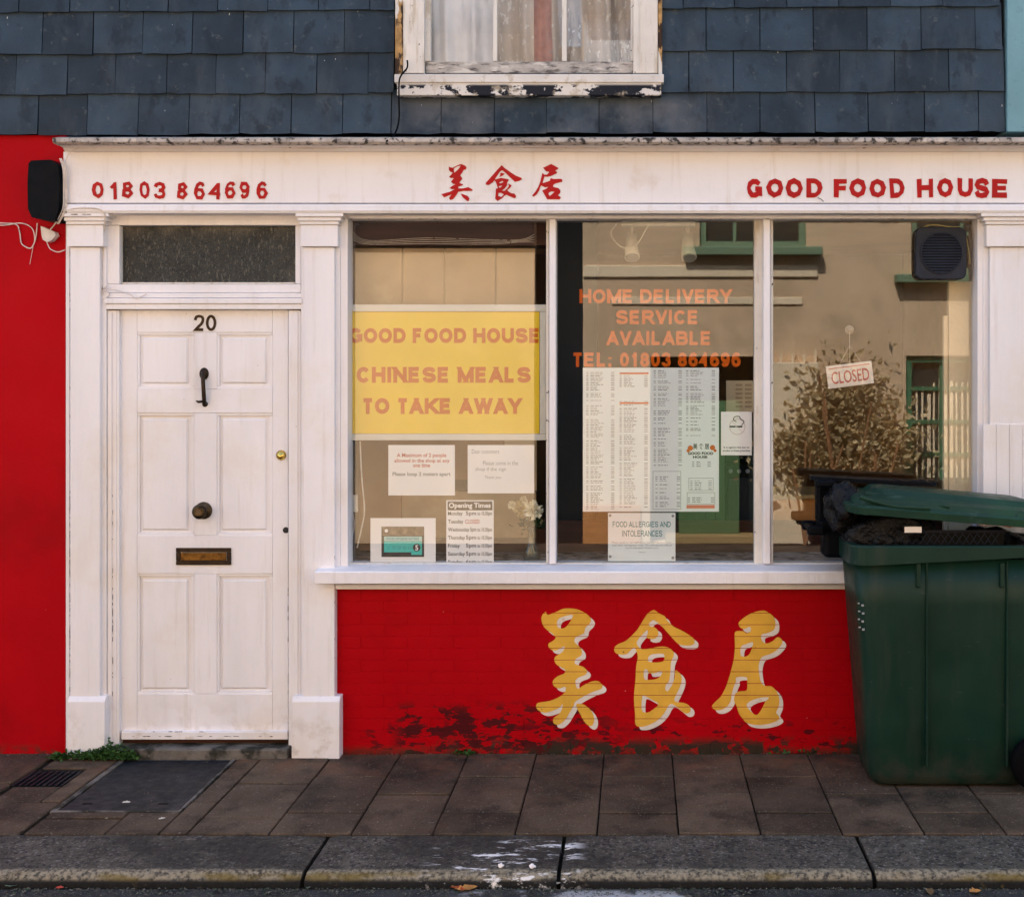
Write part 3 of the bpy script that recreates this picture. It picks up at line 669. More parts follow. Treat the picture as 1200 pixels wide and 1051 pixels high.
# fanlight
fl = obj('fanlight', (lambda b: (pbox(b, 124.5, 352, 250.5, 264, -.012, .09, .002), pbox(b, 125, 140, 264.3, 333, -.012, .09, .003), pbox(b, 346, 352.5, 264.3, 333, -.012, .09, .003),
    pbox(b, 125, 352.5, 333.3, 343, -.014, .09, .003), pbox(b, 124, 353, 343.3, 349, -.026, .09, .003), pbox(b, 122, 354, 349.3, 356, -.036, .10, .004), pbox(b, 124, 353, 356.3, 362.5, -.028, .09, .003), b)[-1])(B()), M_white, S)
pobj('pane', 139, 347, 263, 334, .022, .004, M_frost, fl, bev=0)
obj('bead', (lambda b: (pbox(b, 140.3, 142.3, 265, 332, .004, .018, .001), pbox(b, 142.5, 345.5, 331, 333, .004, .018, .001), b)[-1])(B()), M_oldw, fl)
# door
DY = .03
door = thing_door = obj('door', pbox(B(), 140, 337.5, 363.5, 857, DY, .045, .002), M_white, S)
def frame_rect(bm, a, b, c, d, w_, Yf, dep, bev):
    pbox(bm, a, b, c, c + w_, Yf, dep, bev); pbox(bm, a, b, d - w_, d, Yf, dep, bev)
    pbox(bm, a, a + w_, c + w_ + .2, d - w_ - .2, Yf, dep, bev); pbox(bm, b - w_, b, c + w_ + .2, d - w_ - .2, Yf, dep, bev)
# stiles and rails stand proud of the door leaf, panels lie in between
bm = B(); PYF = DY - .016
xs = [(140, 160.5), (227.5, 254), (319.5, 337.5)]
for a, b in ((140, 160.5), (319.5, 337.5)): pbox(bm, a, b, 363.5, 857, PYF, .0155, .0015)
for c, d in ((363.5, 389.5), (456, 484), (627.5, 672), (813, 857)): pbox(bm, 160.7, 319.3, c, d, PYF, .0155, .0015)
for c, d in ((389.7, 455.8), (484.2, 627.3), (672.2, 812.8)): pbox(bm, 227.5, 254, c, d, PYF, .0155, .0015)
obj('door_rails', bm, M_white, door)
for c, d in ((389.5, 456), (484, 627.5), (672, 813)):
    for a, b in ((160.5, 227.5), (254, 319.5)):
        bm = B(); frame_rect(bm, a, b, c, d, 3.2, PYF + .005, .011, .002)
        x0, x1, z0, z1 = X(a + 6.5, DY), X(b - 6.5, DY), Z(d - 6.5, DY), Z(c + 6.5, DY)
        vv = [bm.verts.new(p) for p in ((x0, DY - .001, z0), (x1, DY - .001, z0), (x1, DY - .001, z1), (x0, DY - .001, z1), (x0 + .008, DY - .009, z0 + .008), (x1 - .008, DY - .009, z0 + .008), (x1 - .008, DY - .009, z1 - .008), (x0 + .008, DY - .009, z1 - .008))]
        for f in ((4, 5, 6, 7), (0, 1, 5, 4), (1, 2, 6, 5), (2, 3, 7, 6), (3, 0, 4, 7)): bm.faces.new([vv[i] for i in f])
        obj('door_panel', bm, M_white, door)
bm = B(); pbox(bm, 142, 337, 857.3, 866.5, -.012, .055, .003); obj('weather_board', bm, M_white, door)
obj('door_number', btext('20', 226, 253.5, 369, 388, PYF - .0005, .004, sw=.12), M_brassd, door)
bm = B(); kx, kz = X(238, 0), Z(438, 0); Yh = PYF
lathe(bm, [(.0, 0), (.022, 0), (.021, .006), (.012, .011), (.0, .013)], (kx, Yh, kz), 'y', 20, -1)
for v in bm.verts: v.co.z = kz + (v.co.z - kz) * 1.35
tube(bm, crom([(kx, Yh - .012, kz + .006), (kx + .004, Yh - .026, kz - .02), (kx + .008, Yh - .030, kz - .08), (kx + .008, Yh - .022, kz - .125), (kx + .004, Yh - .008, kz - .145)], 6), .0095, 10)
lathe(bm, [(.0, 0), (.014, 0), (.012, .006), (.0, .008)], (kx + .004, Yh, kz - .145), 'y', 16, -1)
tube(bm, [(kx + .002, Yh - .02, kz - .132), (kx - .016, Yh - .034, kz - .134), (kx - .024, Yh - .038, kz - .128)], [.006, .006, .003], 8)
obj('door_knocker', bm, M_brassd, door, smooth=True)
kx, kz = X(237.5, 0), Z(598.5, 0)
obj('door_knob', lathe(B(), [(0, 0), (.041, 0), (.041, .005), (.034, .010), (.016, .014), (.013, .03), (.022, .038), (.033, .048), (.035, .057), (.030, .066), (.018, .071), (.014, .0695), (.0, .074)], (kx, Yh, kz), 'y', 32, -1), M_bronze, door, smooth=True)
kx, kz = X(328.5, 0), Z(533.5, 0)
lk = obj('latch_lock', lathe(B(), [(0, 0), (.024, 0), (.024, .004), (.018, .008), (.017, .014), (0, .015)], (kx, Yh, kz), 'y', 24, -1), M_gold, door, smooth=True)
obj('keyway', box(B(), kx - .004, kx + .004, Yh - .017, Yh - .0155, kz - .01, kz + .002), M_ink, lk) if False else None
obj('keyhole', lathe(B(), [(0, 0), (.015, 0), (.014, .004), (0, .005)], (X(334, 0), Yh, Z(621.5, 0)), 'y', 16, -1), M_ink, door)
bm = B(); frame_rect(bm, 206, 270.5, 642, 662, 5, PYF - .008, .008, .002)
lb = obj('letterbox', bm, M_brassd, door); pobj('letterbox_flap', 211.5, 265, 647.5, 657, PYF - .005, .005, M_brass, door)
# step
bm = B(); box(bm, X(138), X(342), -.075, .1, -.01, Z(874.5, -.03) - .0, .006); obj('door_step', bm, M_stone, S)
bm = B(); pbox(bm, 143, 337, 866.8, 874, .03, .05); obj('threshold', bm, M_woodd, S)

# flaked paint along the joints of the door surround
bm = B()
def chips(px, p0, p1, Yf, n, wmax, horiz=False):
    for i in range(n):
        p = R.uniform(p0, p1); L = R.uniform(.004, .03) * (2.2 if R.random() < .2 else 1); wd = R.uniform(.0008, wmax)
        x, z = (X(px, Yf), Z(p, Yf)) if not horiz else (X(p, Yf), Z(px, Yf))
        k = 7; ring = []
        for q in range(k):
            a = 6.283 * q / k; u, v = math.cos(a) * wd * R.uniform(.6, 1.3), math.sin(a) * L / 2 * R.uniform(.6, 1.2)
            if horiz: u, v = v, u
            ring.append((x + u, z + v))
        polys(bm, [ring], Yf - .0006, .0005)
chips(82, 575, 815, -.0125, 60, .0016); chips(82, 270, 575, -.0125, 8, .001); chips(132, 560, 818, -.0142, 24, .002); chips(119, 290, 355, -.0222, 12, .0025)
chips(398.5, 695, 875, -.047, 1, .0005); chips(392.3, 600, 812, -.0455, 5, .001); chips(862.5, 150, 330, -.0125, 14, .002, True); chips(857, 180, 250, -.0125, 8, .002, True)
chips(251.5, 85, 110, -.0945, 8, .003, True); chips(337.6, 690, 860, -.0085, 14, .0015); chips(257, 410, 640, -.0105, 22, .002, True); chips(257, 655, 1140, -.0105, 18, .0018, True)
obj('paint_flakes', bm, flat('bare_dark_wood', (.07, .055, .045), .8), S, kind='stuff')

# ------------------------------------------------------------ shop window
GY = .06
fw = B()
pbox(fw, 399, 407.5, 251, 664, -.012, .1, .002); pbox(fw, 1145.5, 1152, 251, 664, -.012, .1, .002)
pbox(fw, 393, 398.5, 251, 690, -.02, .09, .002); pbox(fw, 1152.3, 1158, 251, 690, -.02, .09, .002)
pbox(fw, 408, 1145, 250.6, 256.5, -.01, .09, .002)
win = obj('shop_window', fw, M_white, S)
for a, b, y in ((643.5, 651.5, -.006), (894.5, 903, -.006)):
    bm = B(); pbox(bm, a, b, 256.8, 661, y, .08, .006, seg=3); obj('mullion', bm, M_white, win)
for a, b, y in ((884, 894.2, .035), (640, 643.2, .03), (903.2, 906, .03)): pobj('mullion_bead', a, b, 257, 661, y, .05, M_oldw, win, bev=.002)
bm = B(); pbox(bm, 408, 1146, 659.6, 662.2, .03, .026, .001)
for v in bm.verts: pass
obj('putty_line', bm, M_oldw, win)
bm = B(); x0, x1 = X(369, -.11), 2.66
extr_x(bm, [(.10, Z(663, -.0) - .04), (-.105, Z(684.5, -.11)), (-.11, Z(683.5, -.11)), (-.11, Z(671, -.11)), (-.104, Z(669.5, -.11)), (.0, Z(662.2, 0)), (.10, Z(661.0, 0))], x0, x1)
extr_x(bm, [(.05, Z(690, -.05)), (-.055, Z(690, -.05)), (-.06, Z(685, -.06)), (.05, Z(682, -.06))], X(393, -.06), 2.64)
obj('sill', bm, M_white, win)
for a, b in ((407, 644), (651, 895), (902, 1146)):
    pobj('pane', a, b, 255, 662, GY, .004, M_glass, win, bev=0)
# lettering stuck on the middle pane
LY = GY + .0065
lt = B()
for s, a, b, c, d in (('HOME DELIVERY', 679, 859, 339, 355.5), ('SERVICE', 722, 817, 363.5, 380), ('AVAILABLE', 710, 832, 388, 404.5), ('TEL: 01803 864696', 672, 868, 413, 430)):
    btext(s, a, b, c, d, LY, dst=lt, sw=.17)
obj('window_lettering', lt, M_orange2, win, raw=True)

# brick base below the window
ch = .0559; zt = Z(690.5, 0)
ncourse = int(zt / ch) + 1
joints = []
bm = B(); box(bm, X(395), 2.64, .0016, .11, -.05, zt + .02); obj('brick_backing', bm, M_brick, S)
z = zt
for cidx in range(ncourse):
    z0, z1 = z - ch + .0012, z - .0006
    joints.append((z0, z1)); z -= ch
    x = X(396) - (0 if cidx % 2 else .11)
    while x < 2.62:
        a, b = max(x, X(395.5)), min(x + .2185, 2.62)
        if b - a > .03 and z1 > .004:
            dy = R.uniform(-.0007, .0004)
            bm = B(); box(bm, a + .0002, b - .0003, dy, .10, max(z0, -.03), z1, .0008, 1)
            obj('brick', bm, M_brick, S)
        x += .222
# painted calligraphy, cut at every joint as the paint lies on the brick faces
p_mei = [[(95,75),(70,100),(62,130),(75,180),(105,215),(150,245),(172,275),(150,300),(118,320),(118,345),(140,368),(180,372),(238,340),(232,375),(200,402),(170,420),(162,450),(178,480),(210,500),(245,520),(238,550),(190,570),(155,600),(150,630),(170,655),(205,665),(245,652),(245,690),(200,730),(130,760),(40,775),(22,800),(35,830),(80,850),(140,840),(200,812),(225,785),(222,820),(200,860),(160,890),(152,915),(165,940),(205,940),(250,900),(280,850),(310,800),(322,768),(380,730),(460,690),(520,670),(532,640),(495,608),(440,615),(380,645),(345,668),(330,650),(325,605),(350,580),(400,560),(412,530),(385,500),(340,485),(318,470),(330,435),(370,410),(372,370),(345,335),(318,310),(320,280),(345,262),(390,240),(400,200),(430,170),(445,140),(430,110),(390,80),(330,55),(240,50),(180,75),(120,98),(104,92)],
         [(300,98),(240,110),(195,130),(182,165),(195,200),(240,200),(275,165),(300,120)]]
p_mei2 = [[(330,800),(345,782),(390,790),(440,830),(465,880),(465,930),(440,955),(400,930),(365,870)]]
p_shi = [[(330,62),(290,90),(255,140),(215,205),(180,245),(120,300),(60,325),(32,355),(40,390),(80,405),(130,400),(160,370),(185,350),(205,385),(212,430),(200,500),(195,600),(185,700),(185,780),(192,860),(195,940),(230,960),(300,945),(370,905),(420,850),(450,795),(480,785),(530,820),(575,855),(610,850),(620,820),(600,790),(560,775),(505,768),(495,745),(520,690),(545,630),(550,580),(530,540),(500,528),(497,580),(475,640),(445,685),(425,675),(428,640),(455,600),(465,520),(470,460),(492,400),(470,365),(430,345),(370,345),(300,360),(240,362),(215,340),(205,310),(230,270),(268,232),(285,215),(290,240),(280,270),(310,285),(350,280),(370,250),(365,215),(340,195),(305,185),(300,165),(330,140),(355,150),(400,190),(450,245),(490,290),(530,325),(580,335),(635,330),(650,300),(630,270),(560,225),(490,190),(440,145),(420,110),(380,90),(350,68)],
         [(410,400),(350,398),(305,410),(290,440),(300,460),(360,465),(410,455),(418,425)],
         [(285,520),(262,525),(262,590),(300,600),(360,590),(395,560),(395,530),(350,545),(300,548)],
         [(260,720),(245,740),(245,835),(290,850),(340,820),(372,785),(330,755)]]
p_ju = [[(460,66),(400,75),(340,100),(290,135),(265,165),(280,198),(310,208),(350,190),(362,212),(350,235),(322,240),(300,225),(250,225),(235,250),(238,330),(232,420),(215,500),(190,590),(165,660),(130,725),(80,775),(60,805),(85,830),(130,830),(175,805),(205,760),(215,700),(233,640),(246,612),(250,580),(325,578),(332,620),(328,680),(270,688),(238,710),(232,760),(250,800),(270,860),(300,900),(330,930),(400,945),(480,940),(550,920),(580,895),(570,870),(555,850),(575,800),(578,740),(560,690),(520,650),(470,645),(440,620),(425,560),(420,500),(430,450),(450,420),(510,400),(560,370),(600,320),(595,285),(565,270),(530,300),(490,318),(455,310),(440,280),(445,250),(500,235),(540,210),(550,170),(540,120),(500,85)],
        [(375,310),(320,325),(285,345),(282,410),(320,420),(350,400),(370,350)],
        [(500,735),(440,735),(370,755),(330,785),(340,820),(400,870),(440,830),(470,770)]]
def painted(gl, ox, dx, dy, Yf, dep, m, name, lab=None):
    bm = B()
    for loops in gl:
        polys(bm, [[(X(ox + (x + dx) / 6.57), Z(705 + (y + dy) / 6.57)) for x, y in crom(lp, 3, True)] for lp in loops], Yf, dep)
    for z0, z1 in joints:
        for zz in (z0 + .0005, z1 - .0005):
            bmesh.ops.bisect_plane(bm, geom=bm.verts[:] + bm.edges[:] + bm.faces[:], plane_co=(0, 0, zz), plane_no=(0, 0, 1))
    kill = []
    for f in bm.faces:
        zc = f.calc_center_median().z
        if not any(z0 + .0004 < zc < z1 - .0004 for z0, z1 in joints): kill.append(f)
    bmesh.ops.delete(bm, geom=kill, context='FACES')
    o = obj(name, bm, m, S); 
    if o and lab: o['label'] = lab
for gl, ox in (([p_mei, p_mei2], 625), ([p_shi], 715), ([p_ju], 825)):
    painted(gl, ox, 30, 28, -.0018, .0008, M_whitep, 'painted_shadow')
    painted(gl, ox, 0, 0, -.0027, .0008, M_yellowp, 'painted_character')

# the left neighbour's wall, the right neighbour
nb = thing('neighbour_house', 'red rendered house wall left of the white door surround', 'house', (-3.0, .3, 0))
obj('wall', box(B(), -5.2, X(77.5), 0, .25, -.1, Z(158.5), .002), M_red, nb)
obj('render_patch', box(B(), -5.2, X(78), -.004, -.0005, Z(161), Z(161) + .001), M_red, nb) if False else None
tb = thing('teal_house', 'teal painted house rising at the right edge beside the slates', 'house', (3.6, .3, 0))
obj('wall', box(B(), X(1177), 6.5, -.045, .25, Z(157), 6.6, .004), M_teal, tb); obj('lower_wall', box(B(), 2.83, 6.5, -.045, .25, -.1, Z(157) - .002, .004), M_teal, tb)

# ------------------------------------------------------------ inside the shop
RX0, RX1 = X(395) + .01, 2.62
bm = B(); box(bm, RX0, RX1, .12, 3.38, -.02, .02); obj('interior_floor', bm, M_woodd, S)
bm = B(); box(bm, RX0, RX1, .10, 3.38, 2.72, 2.8); obj('interior_ceiling', bm, M_tan2, S)
bm = B(); box(bm, RX0 - .1, RX0, .10, 3.38, 0, 2.72); box(bm, RX0, RX1, 3.3, 3.39, 0, 2.72); obj('interior_wall', bm, M_intw, S)
bm = B(); pbox(bm, 640, 700, 200, 640, .62, .08); obj('interior_partition', bm, M_intd, S)
bm = B(); box(bm, RX0, RX1, .085, .42, Z(661, .08) - .03, Z(659.5, .08)); obj('display_shelf', bm, M_dust, S)
bm = B(); box(bm, RX0, RX1, .425, .45, .5, 1.055); obj('shelf_back', bm, M_woodd, S)
bm = B(); box(bm, X(1112, .12), X(1140, .12), .12, .16, Z(655, .12), Z(330, .12), .003); box(bm, X(1106, .13), X(1111, .13), .13, .16, Z(655, .12), Z(370, .12), .002); obj('interior_lining', bm, M_tan2, S)
# left pane: header box, roller board, cardboard
bm = B(); box(bm, X(409, .12), X(642, .12), .13, .3, Z(287, .12), Z(250, .12)); obj('blind_box', bm, M_woodd, S)
bm = B()
for k in range(4): tube(bm, crom([(X(414, .11), .11, Z(272 + 3 * k, .11)), (X(432, .11), .11, Z(282 + k * 1.5, .11)), (X(500, .11), .112, Z(279 + k * 2.2, .11)), (X(570, .11), .112, Z(281 + k * 1.8, .11)), (X(610, .11), .11, Z(281 + k, .11)), (X(626, .11), .11, Z(275 + k * 3, .11))], 6), .0012, 5)
obj('blind_cord', bm, M_cable, S)
bl = thing('roller_blind', 'beige board hanging in the window above and behind the yellow sign', 'blind', (X(520), .2, Z(500)))
obj('backing', pbox(B(), 407, 627, 292, 515, .209, .004), M_creamp, bl)
for a, b in ((407, 471), (472.5, 520), (522, 580), (582, 627)):
    obj('panel', pbox(B(), a, b, 291, 516, .2 + R.uniform(-.004, .004), .006, .001), M_blind, bl)
cb = thing('cardboard_panels', 'brown and beige cardboard sheets standing behind the notices in the left pane', 'cardboard', (X(520), .4, .95))
obj('sheet', pbox(B(), 400, 470, 560, 645, .40, .008), M_blind2, cb); obj('sheet', pbox(B(), 471, 628, 576, 630, .41, .008), M_blind, cb)
obj('sheet', pbox(B(), 400, 590, 505, 562, .416, .006), M_blind2, cb); obj('sheet', pbox(B(), 591, 629, 505, 575, .416, .006), M_tan2, cb)
sk = thing('wall_socket', 'white square socket plate inside the lower left corner of the window', 'socket', (X(412), .12, 1.0))
obj('plate', pbox(B(), 406, 419, 580, 600, .12, .012, .003), M_whitepl, sk)
bm = B(); tube(bm, crom([(X(413, .11), .11, Z(600, .11)), (X(415, .11), .11, Z(615, .11)), (X(412.5, .11), .11, Z(632, .11)), (X(411, .12), .13, Z(650, .12))], 6), .003, 6); obj('cable', bm, M_cable, sk)
bm = B(); tube(bm, crom([(X(422, .1), .1, Z(517, .1)), (X(424, .1), .1, Z(560, .1)), (X(427, .1), .1, Z(598, .1)), (X(423, .1), .1, Z(622, .1)), (X(418, .11), .12, Z(642, .11))], 6), .0035, 6)
props(obj('hanging_cable', bm, M_cable, None), 'thin white cable hanging below the yellow sign at the left jamb of the window', 'cable')
# middle pane interior
ck = thing('cooker', 'black cooker seen dimly behind the no smoking notice', 'cooker', (X(870, .9), .9, .3))
obj('body', pbox(B(), 848, 900, 545, 760, .8, .5, .01), M_blackpl, ck); obj('hob', pbox(B(), 843, 905, 530, 541, .78, .5, .01), M_blackpl, ck)
obj('oven_door', pbox(B(), 853, 898, 560, 640, .79, .009, .004), M_fan, ck)
for k in range(4): obj('knob', lathe(B(), [(0, 0), (.012, 0), (.011, .015), (0, .016)], (X(856 + 10 * k, .8), .799, Z(552, .8)), 'y', 12, -1), M_grey, ck)
gc = thing('green_cabinet', 'olive green panelled cabinet with a pale wooden edge behind the menu', 'cabinet', (X(780, .7), .7, .4))
for k in range(9): obj('board', pbox(B(), 742 + k * 12, 753.3 + k * 12, 470, 637, .66, .02, .002), M_olive, gc)
obj('ledge', pbox(B(), 700, 862, 632, 640, .455, .2, .004), M_woodp, gc)
bd = thing('box_on_shelf', 'small orange brown carton in the dark behind the allergies notice', 'box', (X(693, .5), .5, 1.0))
obj('carton', pbox(B(), 684, 712, 628, 644, .462, .1, .003), M_woodo, bd); obj('flap', pbox(B(), 686, 710, 625.5, 627.8, .47, .05, .001), M_woodo, bd)
pn = thing('pinned_paper', 'cream sheet with pale print pinned up behind the no smoking notice', 'paper', (X(868, .3), .3, 1.5))
obj('sheet', pbox(B(), 851, 885, 446, 483, .30, .002), M_creamp, pn)
bm = B()
for k in range(6):
    for q in range(2): pbox(bm, 862 + q * 11, 870 + q * 11, 450 + k * 5, 452.5 + k * 5, .2985, .0006)
obj('print', bm, flat('tan_print', (.42, .30, .19)), pn)
# right pane interior
co = thing('shop_counter', 'orange wooden shop counter seen low through the right pane', 'counter', (X(1000, .8), .9, .3))
obj('front', pbox(B(), 903, 1150, 585, 760, .80, .03), M_woodo, co); obj('top', pbox(B(), 903, 1155, 580, 585, .77, .5, .004), M_woodp, co)
# track light
tl = thing('track_light', 'white ceiling spotlight track with two spot heads inside the top of the middle pane', 'spotlight', (X(775, .45), .45, 2.72))
obj('rail', pbox(B(), 728, 815, 257, 265, .44, .05, .004), M_whitepl, tl)
for a in (740, 806):
    s = obj('spotlight', (lambda b: (tube(b, [(X(a, .45), .46, Z(266, .45)), (X(a, .45), .45, Z(280, .45))], .009, 10), tube(b, [(X(a, .45), .47, Z(276, .45)), (X(a, .45), .42, Z(292, .45)), (X(a + 1, .45), .385, Z(303, .45))], [.026, .033, .040], 20), b)[-1])(B()), M_whitepl, tl, smooth=True)
    obj('lens', tube(B(), [(X(a + 1, .45), .383, Z(303.6, .45)), (X(a + 1, .45), .379, Z(305, .45))], [.034, .032], 20), M_grey, s)
bm = B(); tube(bm, crom([(X(722, .4), .43, Z(262, .4)), (X(716, .4), .4, Z(275, .4)), (X(728, .4), .38, Z(290, .4)), (X(745, .4), .38, Z(288, .4)), (X(760, .4), .4, Z(264, .4))], 8), .0035, 6); obj('cable', bm, M_whitepl, tl)

# ------------------------------------------------------------ signs and notices in the window
NY = GY + .006
sg = thing('yellow_sign', 'yellow sign board in a white frame reading good food house chinese meals to take away', 'sign', (X(524, NY), NY, Z(516, NY)))
bm = B(); pbox(bm, 404, 640, 357, 365, NY + .004, .018, .002); pbox(bm, 404, 640, 508.5, 516, NY + .004, .018, .002); pbox(bm, 632.5, 640, 365.2, 508.3, NY + .004, .018, .002); pbox(bm, 400, 407, 365.2, 508.3, NY + .004, .018, .002)
obj('frame', bm, M_whitepl, sg)
obj('panel', pbox(B(), 407, 632, 365.5, 508, NY + .012, .006), M_boardy, sg)
lt = B()
for s, a, b, c, d in (('GOOD FOOD HOUSE', 409, 631, 384.5, 402), ('CHINESE MEALS', 418, 622, 430, 448.5), ('TO TAKE AWAY', 426, 613, 466.5, 485)):
    btext(s, a, b, c, d, NY + .0115, dst=lt, sw=.19)
obj('lettering', lt, M_orange, sg, raw=True)

def sheet(name, label, px0, px1, py0, py1, m=M_paper, rot=0, Y=NY, cat='notice'):
    t = thing(name, label, cat, (X((px0 + px1) / 2), Y, Z(py1, NY)))
    bm = B(); n = 8; x0, x1, z0, z1 = X(px0, Y), X(px1, Y), Z(py1, Y), Z(py0, Y)
    box(bm, x0, x1, Y + .001, Y + .0022, z0, z1)
    obj('sheet', bm, m, t); return t
def lines(t, rows, m, off=.0, Y=NY, name='print'):
    lt = B()
    for s, a, b, c, d in rows: ptext(s, a, b, c, d, Y + .0006, m, t, off, 2, dst=lt)
    obj(name, lt, m, t, raw=True)
t = sheet('printed_notice', 'white notice with red and black print about two people allowed in the shop', 455, 533, 521.5, 580.5)
lines(t, [('A Maximum of 2 people', 465, 523, 531, 537), ('allowed in the shop at any', 462, 527, 537.5, 543), ('one time', 484, 504, 543, 547.5)], M_redink, .02)
lines(t, [('Please keep 2 meters apart', 460, 528, 553, 559)], M_grey, .03)
t = sheet('handwritten_notice', 'white paper with a few handwritten lines right of the printed notice', 548, 626, 521.5, 578)
lines(t, [('Dear customers', 553, 585, 526.5, 531.5), ('Please come in the', 566, 607, 540, 545), ('shop if the sign', 557, 593, 547.5, 553), ('Thank you', 568, 587, 557.5, 562)], M_grey, -.003)
t = sheet('opening_times_sign', 'tall white opening times board with dark heading standing on the window sill', 523, 578.5, 586, 662, cat='sign')
obj('heading', pbox(B(), 524.5, 577, 587.5, 597.8, NY + .0002, .0007), flat('heading_brown', (.05, .04, .035)), t)
lt = B(); ptext('Opening Times', 526, 575, 589, 596.8, NY - .0003, M_paper, t, .03, 3, dst=lt); obj('heading_lettering', lt, M_paper, t, raw=True)
rowsb, rowsr = [], []
for k, (d_, w_, h1, h2) in enumerate((('Monday', 17, '5pm', 'to 10.30pm'), ('Tuesday', 18, '', ''), ('Wednesday', 25, '5pm', 'to 10.30pm'), ('Thursday', 20, '5pm', 'to 10.30pm'), ('Friday', 14, '5pm', 'to 10.30pm'), ('Saturday', 20, '5pm', 'to 10.30pm'), ('Sunday', 17, '6pm', 'to 10.30pm'))):
    y = 599.3 + k * 9.45; y2 = y + 5.8
    if k == 6: y2 = min(y2, 661.5)
    rowsb.append((d_, 525, 525 + w_, y, y2))
    if h1: rowsb += [(h1, 551 if k == 2 else 546, 558, y - .4, y2), (h2, 559.5, 576.5, y, y2)]
lines(t, rowsb, M_ink, .015); lines(t, [('CLOSED', 545, 562, 608.6, 613.6)], M_redink, .015)
t = sheet('hygiene_rating_sticker', 'white framed teal hygiene card with a number five in the lower left window corner', 434, 510.5, 607, 662, cat='sticker')
obj('card', pbox(B(), 447, 497, 617, 652.5, NY + .0002, .0007), M_ink, t)
obj('photo_strip', pbox(B(), 448, 496.5, 617.5, 627.5, NY - .0004, .0005), flat('brown_strip', (.20, .14, .09), vscale=40, var=.4), t)
bm = B(); pbox(bm, 450, 494.5, 628.5, 634, NY - .0004, .0005); obj('card_heading', bm, flat('pale_teal', (.35, .60, .58)), t)
bm = B(); pbox(bm, 450, 494.5, 634.2, 647, NY - .0004, .0005); pbox(bm, 482, 494.5, 647.1, 650, NY - .0004, .0005); obj('card_band', bm, M_tealcard, t)
obj('score_disc', lathe(B(), [(0, 0), (.0185, 0), (.0185, .0004), (0, .0005)], (X(488.3, NY), NY - .0006, Z(641.5, NY)), 'y', 24, -1), M_ink, t)
lines(t, [('5', 486.6, 490.2, 638.3, 645)], M_paper, .03, NY - .0021, 'score')
bm = B()
for k in range(5): lathe(bm, [(.0075, 0), (.0075, .0003), (.0055, .0003), (.0055, 0)], (X(455.5 + k * 6.2, NY), NY - .0007, Z(641.5, NY)), 'y', 14, -1, False)
obj('score_rings', bm, M_tealink, t)
lines(t, [('FOOD HYGIENE RATING', 453, 491, 629.8, 632.8)], M_tealink, .02, NY - .0012, 'card_lettering')
obj('emblem', lathe(B(), [(0, 0), (.0085, 0), (.0085, .0004), (0, .0005)], (X(452.8, NY), NY - .0006, Z(621.8, NY)), 'y', 16, -1), M_paper, t)
# menu
t = sheet('takeaway_menu', 'large white four column takeaway menu below the orange window lettering', 683, 842.5, 431, 599.5, M_paperb, cat='menu')
g1, g2 = B(), B()
def col(a, b, y0, y1, dense=.9, step=2.05):
    y = y0; cnt = 0
    while y < y1:
        cnt += 1
        if R.random() < dense and cnt % R.choice((9, 11, 13)):
            x = a + 5; e = a + 5 + R.uniform(.35, .75) * (b - a - 12)
            tgt = g1 if R.random() < .5 else g2
            pbox(tgt, a, a + 2.6, y, y + 1.0, NY + .0003, .0005)
            while x < e:
                ww = R.uniform(2, 5.5); pbox(tgt, x, min(x + ww, e), y, y + 1.0, NY + .0003, .0005); x += ww + .9
            pbox(tgt, b - 4, b, y, y + 1.0, NY + .0003, .0005)
        y += step
col(687, 720, 436, 596); col(726, 759, 440, 458); col(726, 759, 468, 486); col(726, 759, 487, 596, .98); col(766, 799, 434, 545, .85); col(804, 838, 434, 512, .9)
col(768, 797, 556, 594, .8, 2.3); col(811, 833, 541, 547, 1, 2.4); col(809, 834, 563, 573, .9, 2.4); col(806, 837, 578, 589, .8, 2.4)
for (a, b, c, d) in ((765, 798, 552, 597), (807, 836, 560, 575), (805, 838, 577, 591)):
    for bx in ((a, b, c, c + .5), (a, b, d - .5, d), (a, a + .5, c + .6, d - .6), (b - .5, b, c + .6, d - .6)): pbox(g1, *bx, NY + .0003, .0005)
obj('dark_print', g1, M_grey, t); obj('pale_print', g2, M_greyl, t)
bm = B(); pbox(bm, 726, 760, 436.5, 438.6, NY + .0003, .0005); pbox(bm, 726, 760, 471.3, 473.4, NY + .0001, .0005); obj('orange_heading', bm, M_orange2, t)
obj('red_footer', pbox(B(), 804.5, 837.5, 591.7, 595.7, NY + .0001, .0005), M_pink, t)
lines(t, [('GOOD FOOD', 806, 836, 529.5, 533), ('HOUSE', 812, 829, 534, 537)], M_ink, .05, name='title_lettering')
lines(t, [('美 食 居', 812, 831, 519.5, 526.5)], M_ink, .02, name='title_characters')
bm = B()
for (a, b, r) in ((809, 525, 3.2), (835, 524.5, 3.2), (806.5, 528, 2), (838, 528, 1.8)): lathe(bm, [(0, 0), (r / 246, 0), (r / 246, .0004), (0, .0005)], (X(a, NY), NY + .0004, Z(b, NY)), 'y', 10, -1)
obj('emblem', bm, M_orange2, t)
t = sheet('allergies_notice', 'white plastic notice about food allergies and intolerances with four fixing dots, below the menu', 712.5, 791.5, 601, 657.5, M_paperb)
lt = B(); btext('FOOD ALLERGIES AND', 718, 786, 611, 617.5, NY + .0006, dst=lt, sw=.11); btext('INTOLERANCES', 729, 776, 621.5, 628.5, NY + .0006, dst=lt, sw=.11); obj('heading_lettering', lt, M_tealink, t)
lines(t, [('Please speak to our staff about the ingredients in your', 717, 787, 634.5, 637), ('meal when making your order. We will help you with all', 717, 787, 637.8, 640.3), ('food allergies thank you', 733, 771, 641, 643.2), ('Thank you', 748, 757, 646, 648)], M_grey, .01, name='small_print')
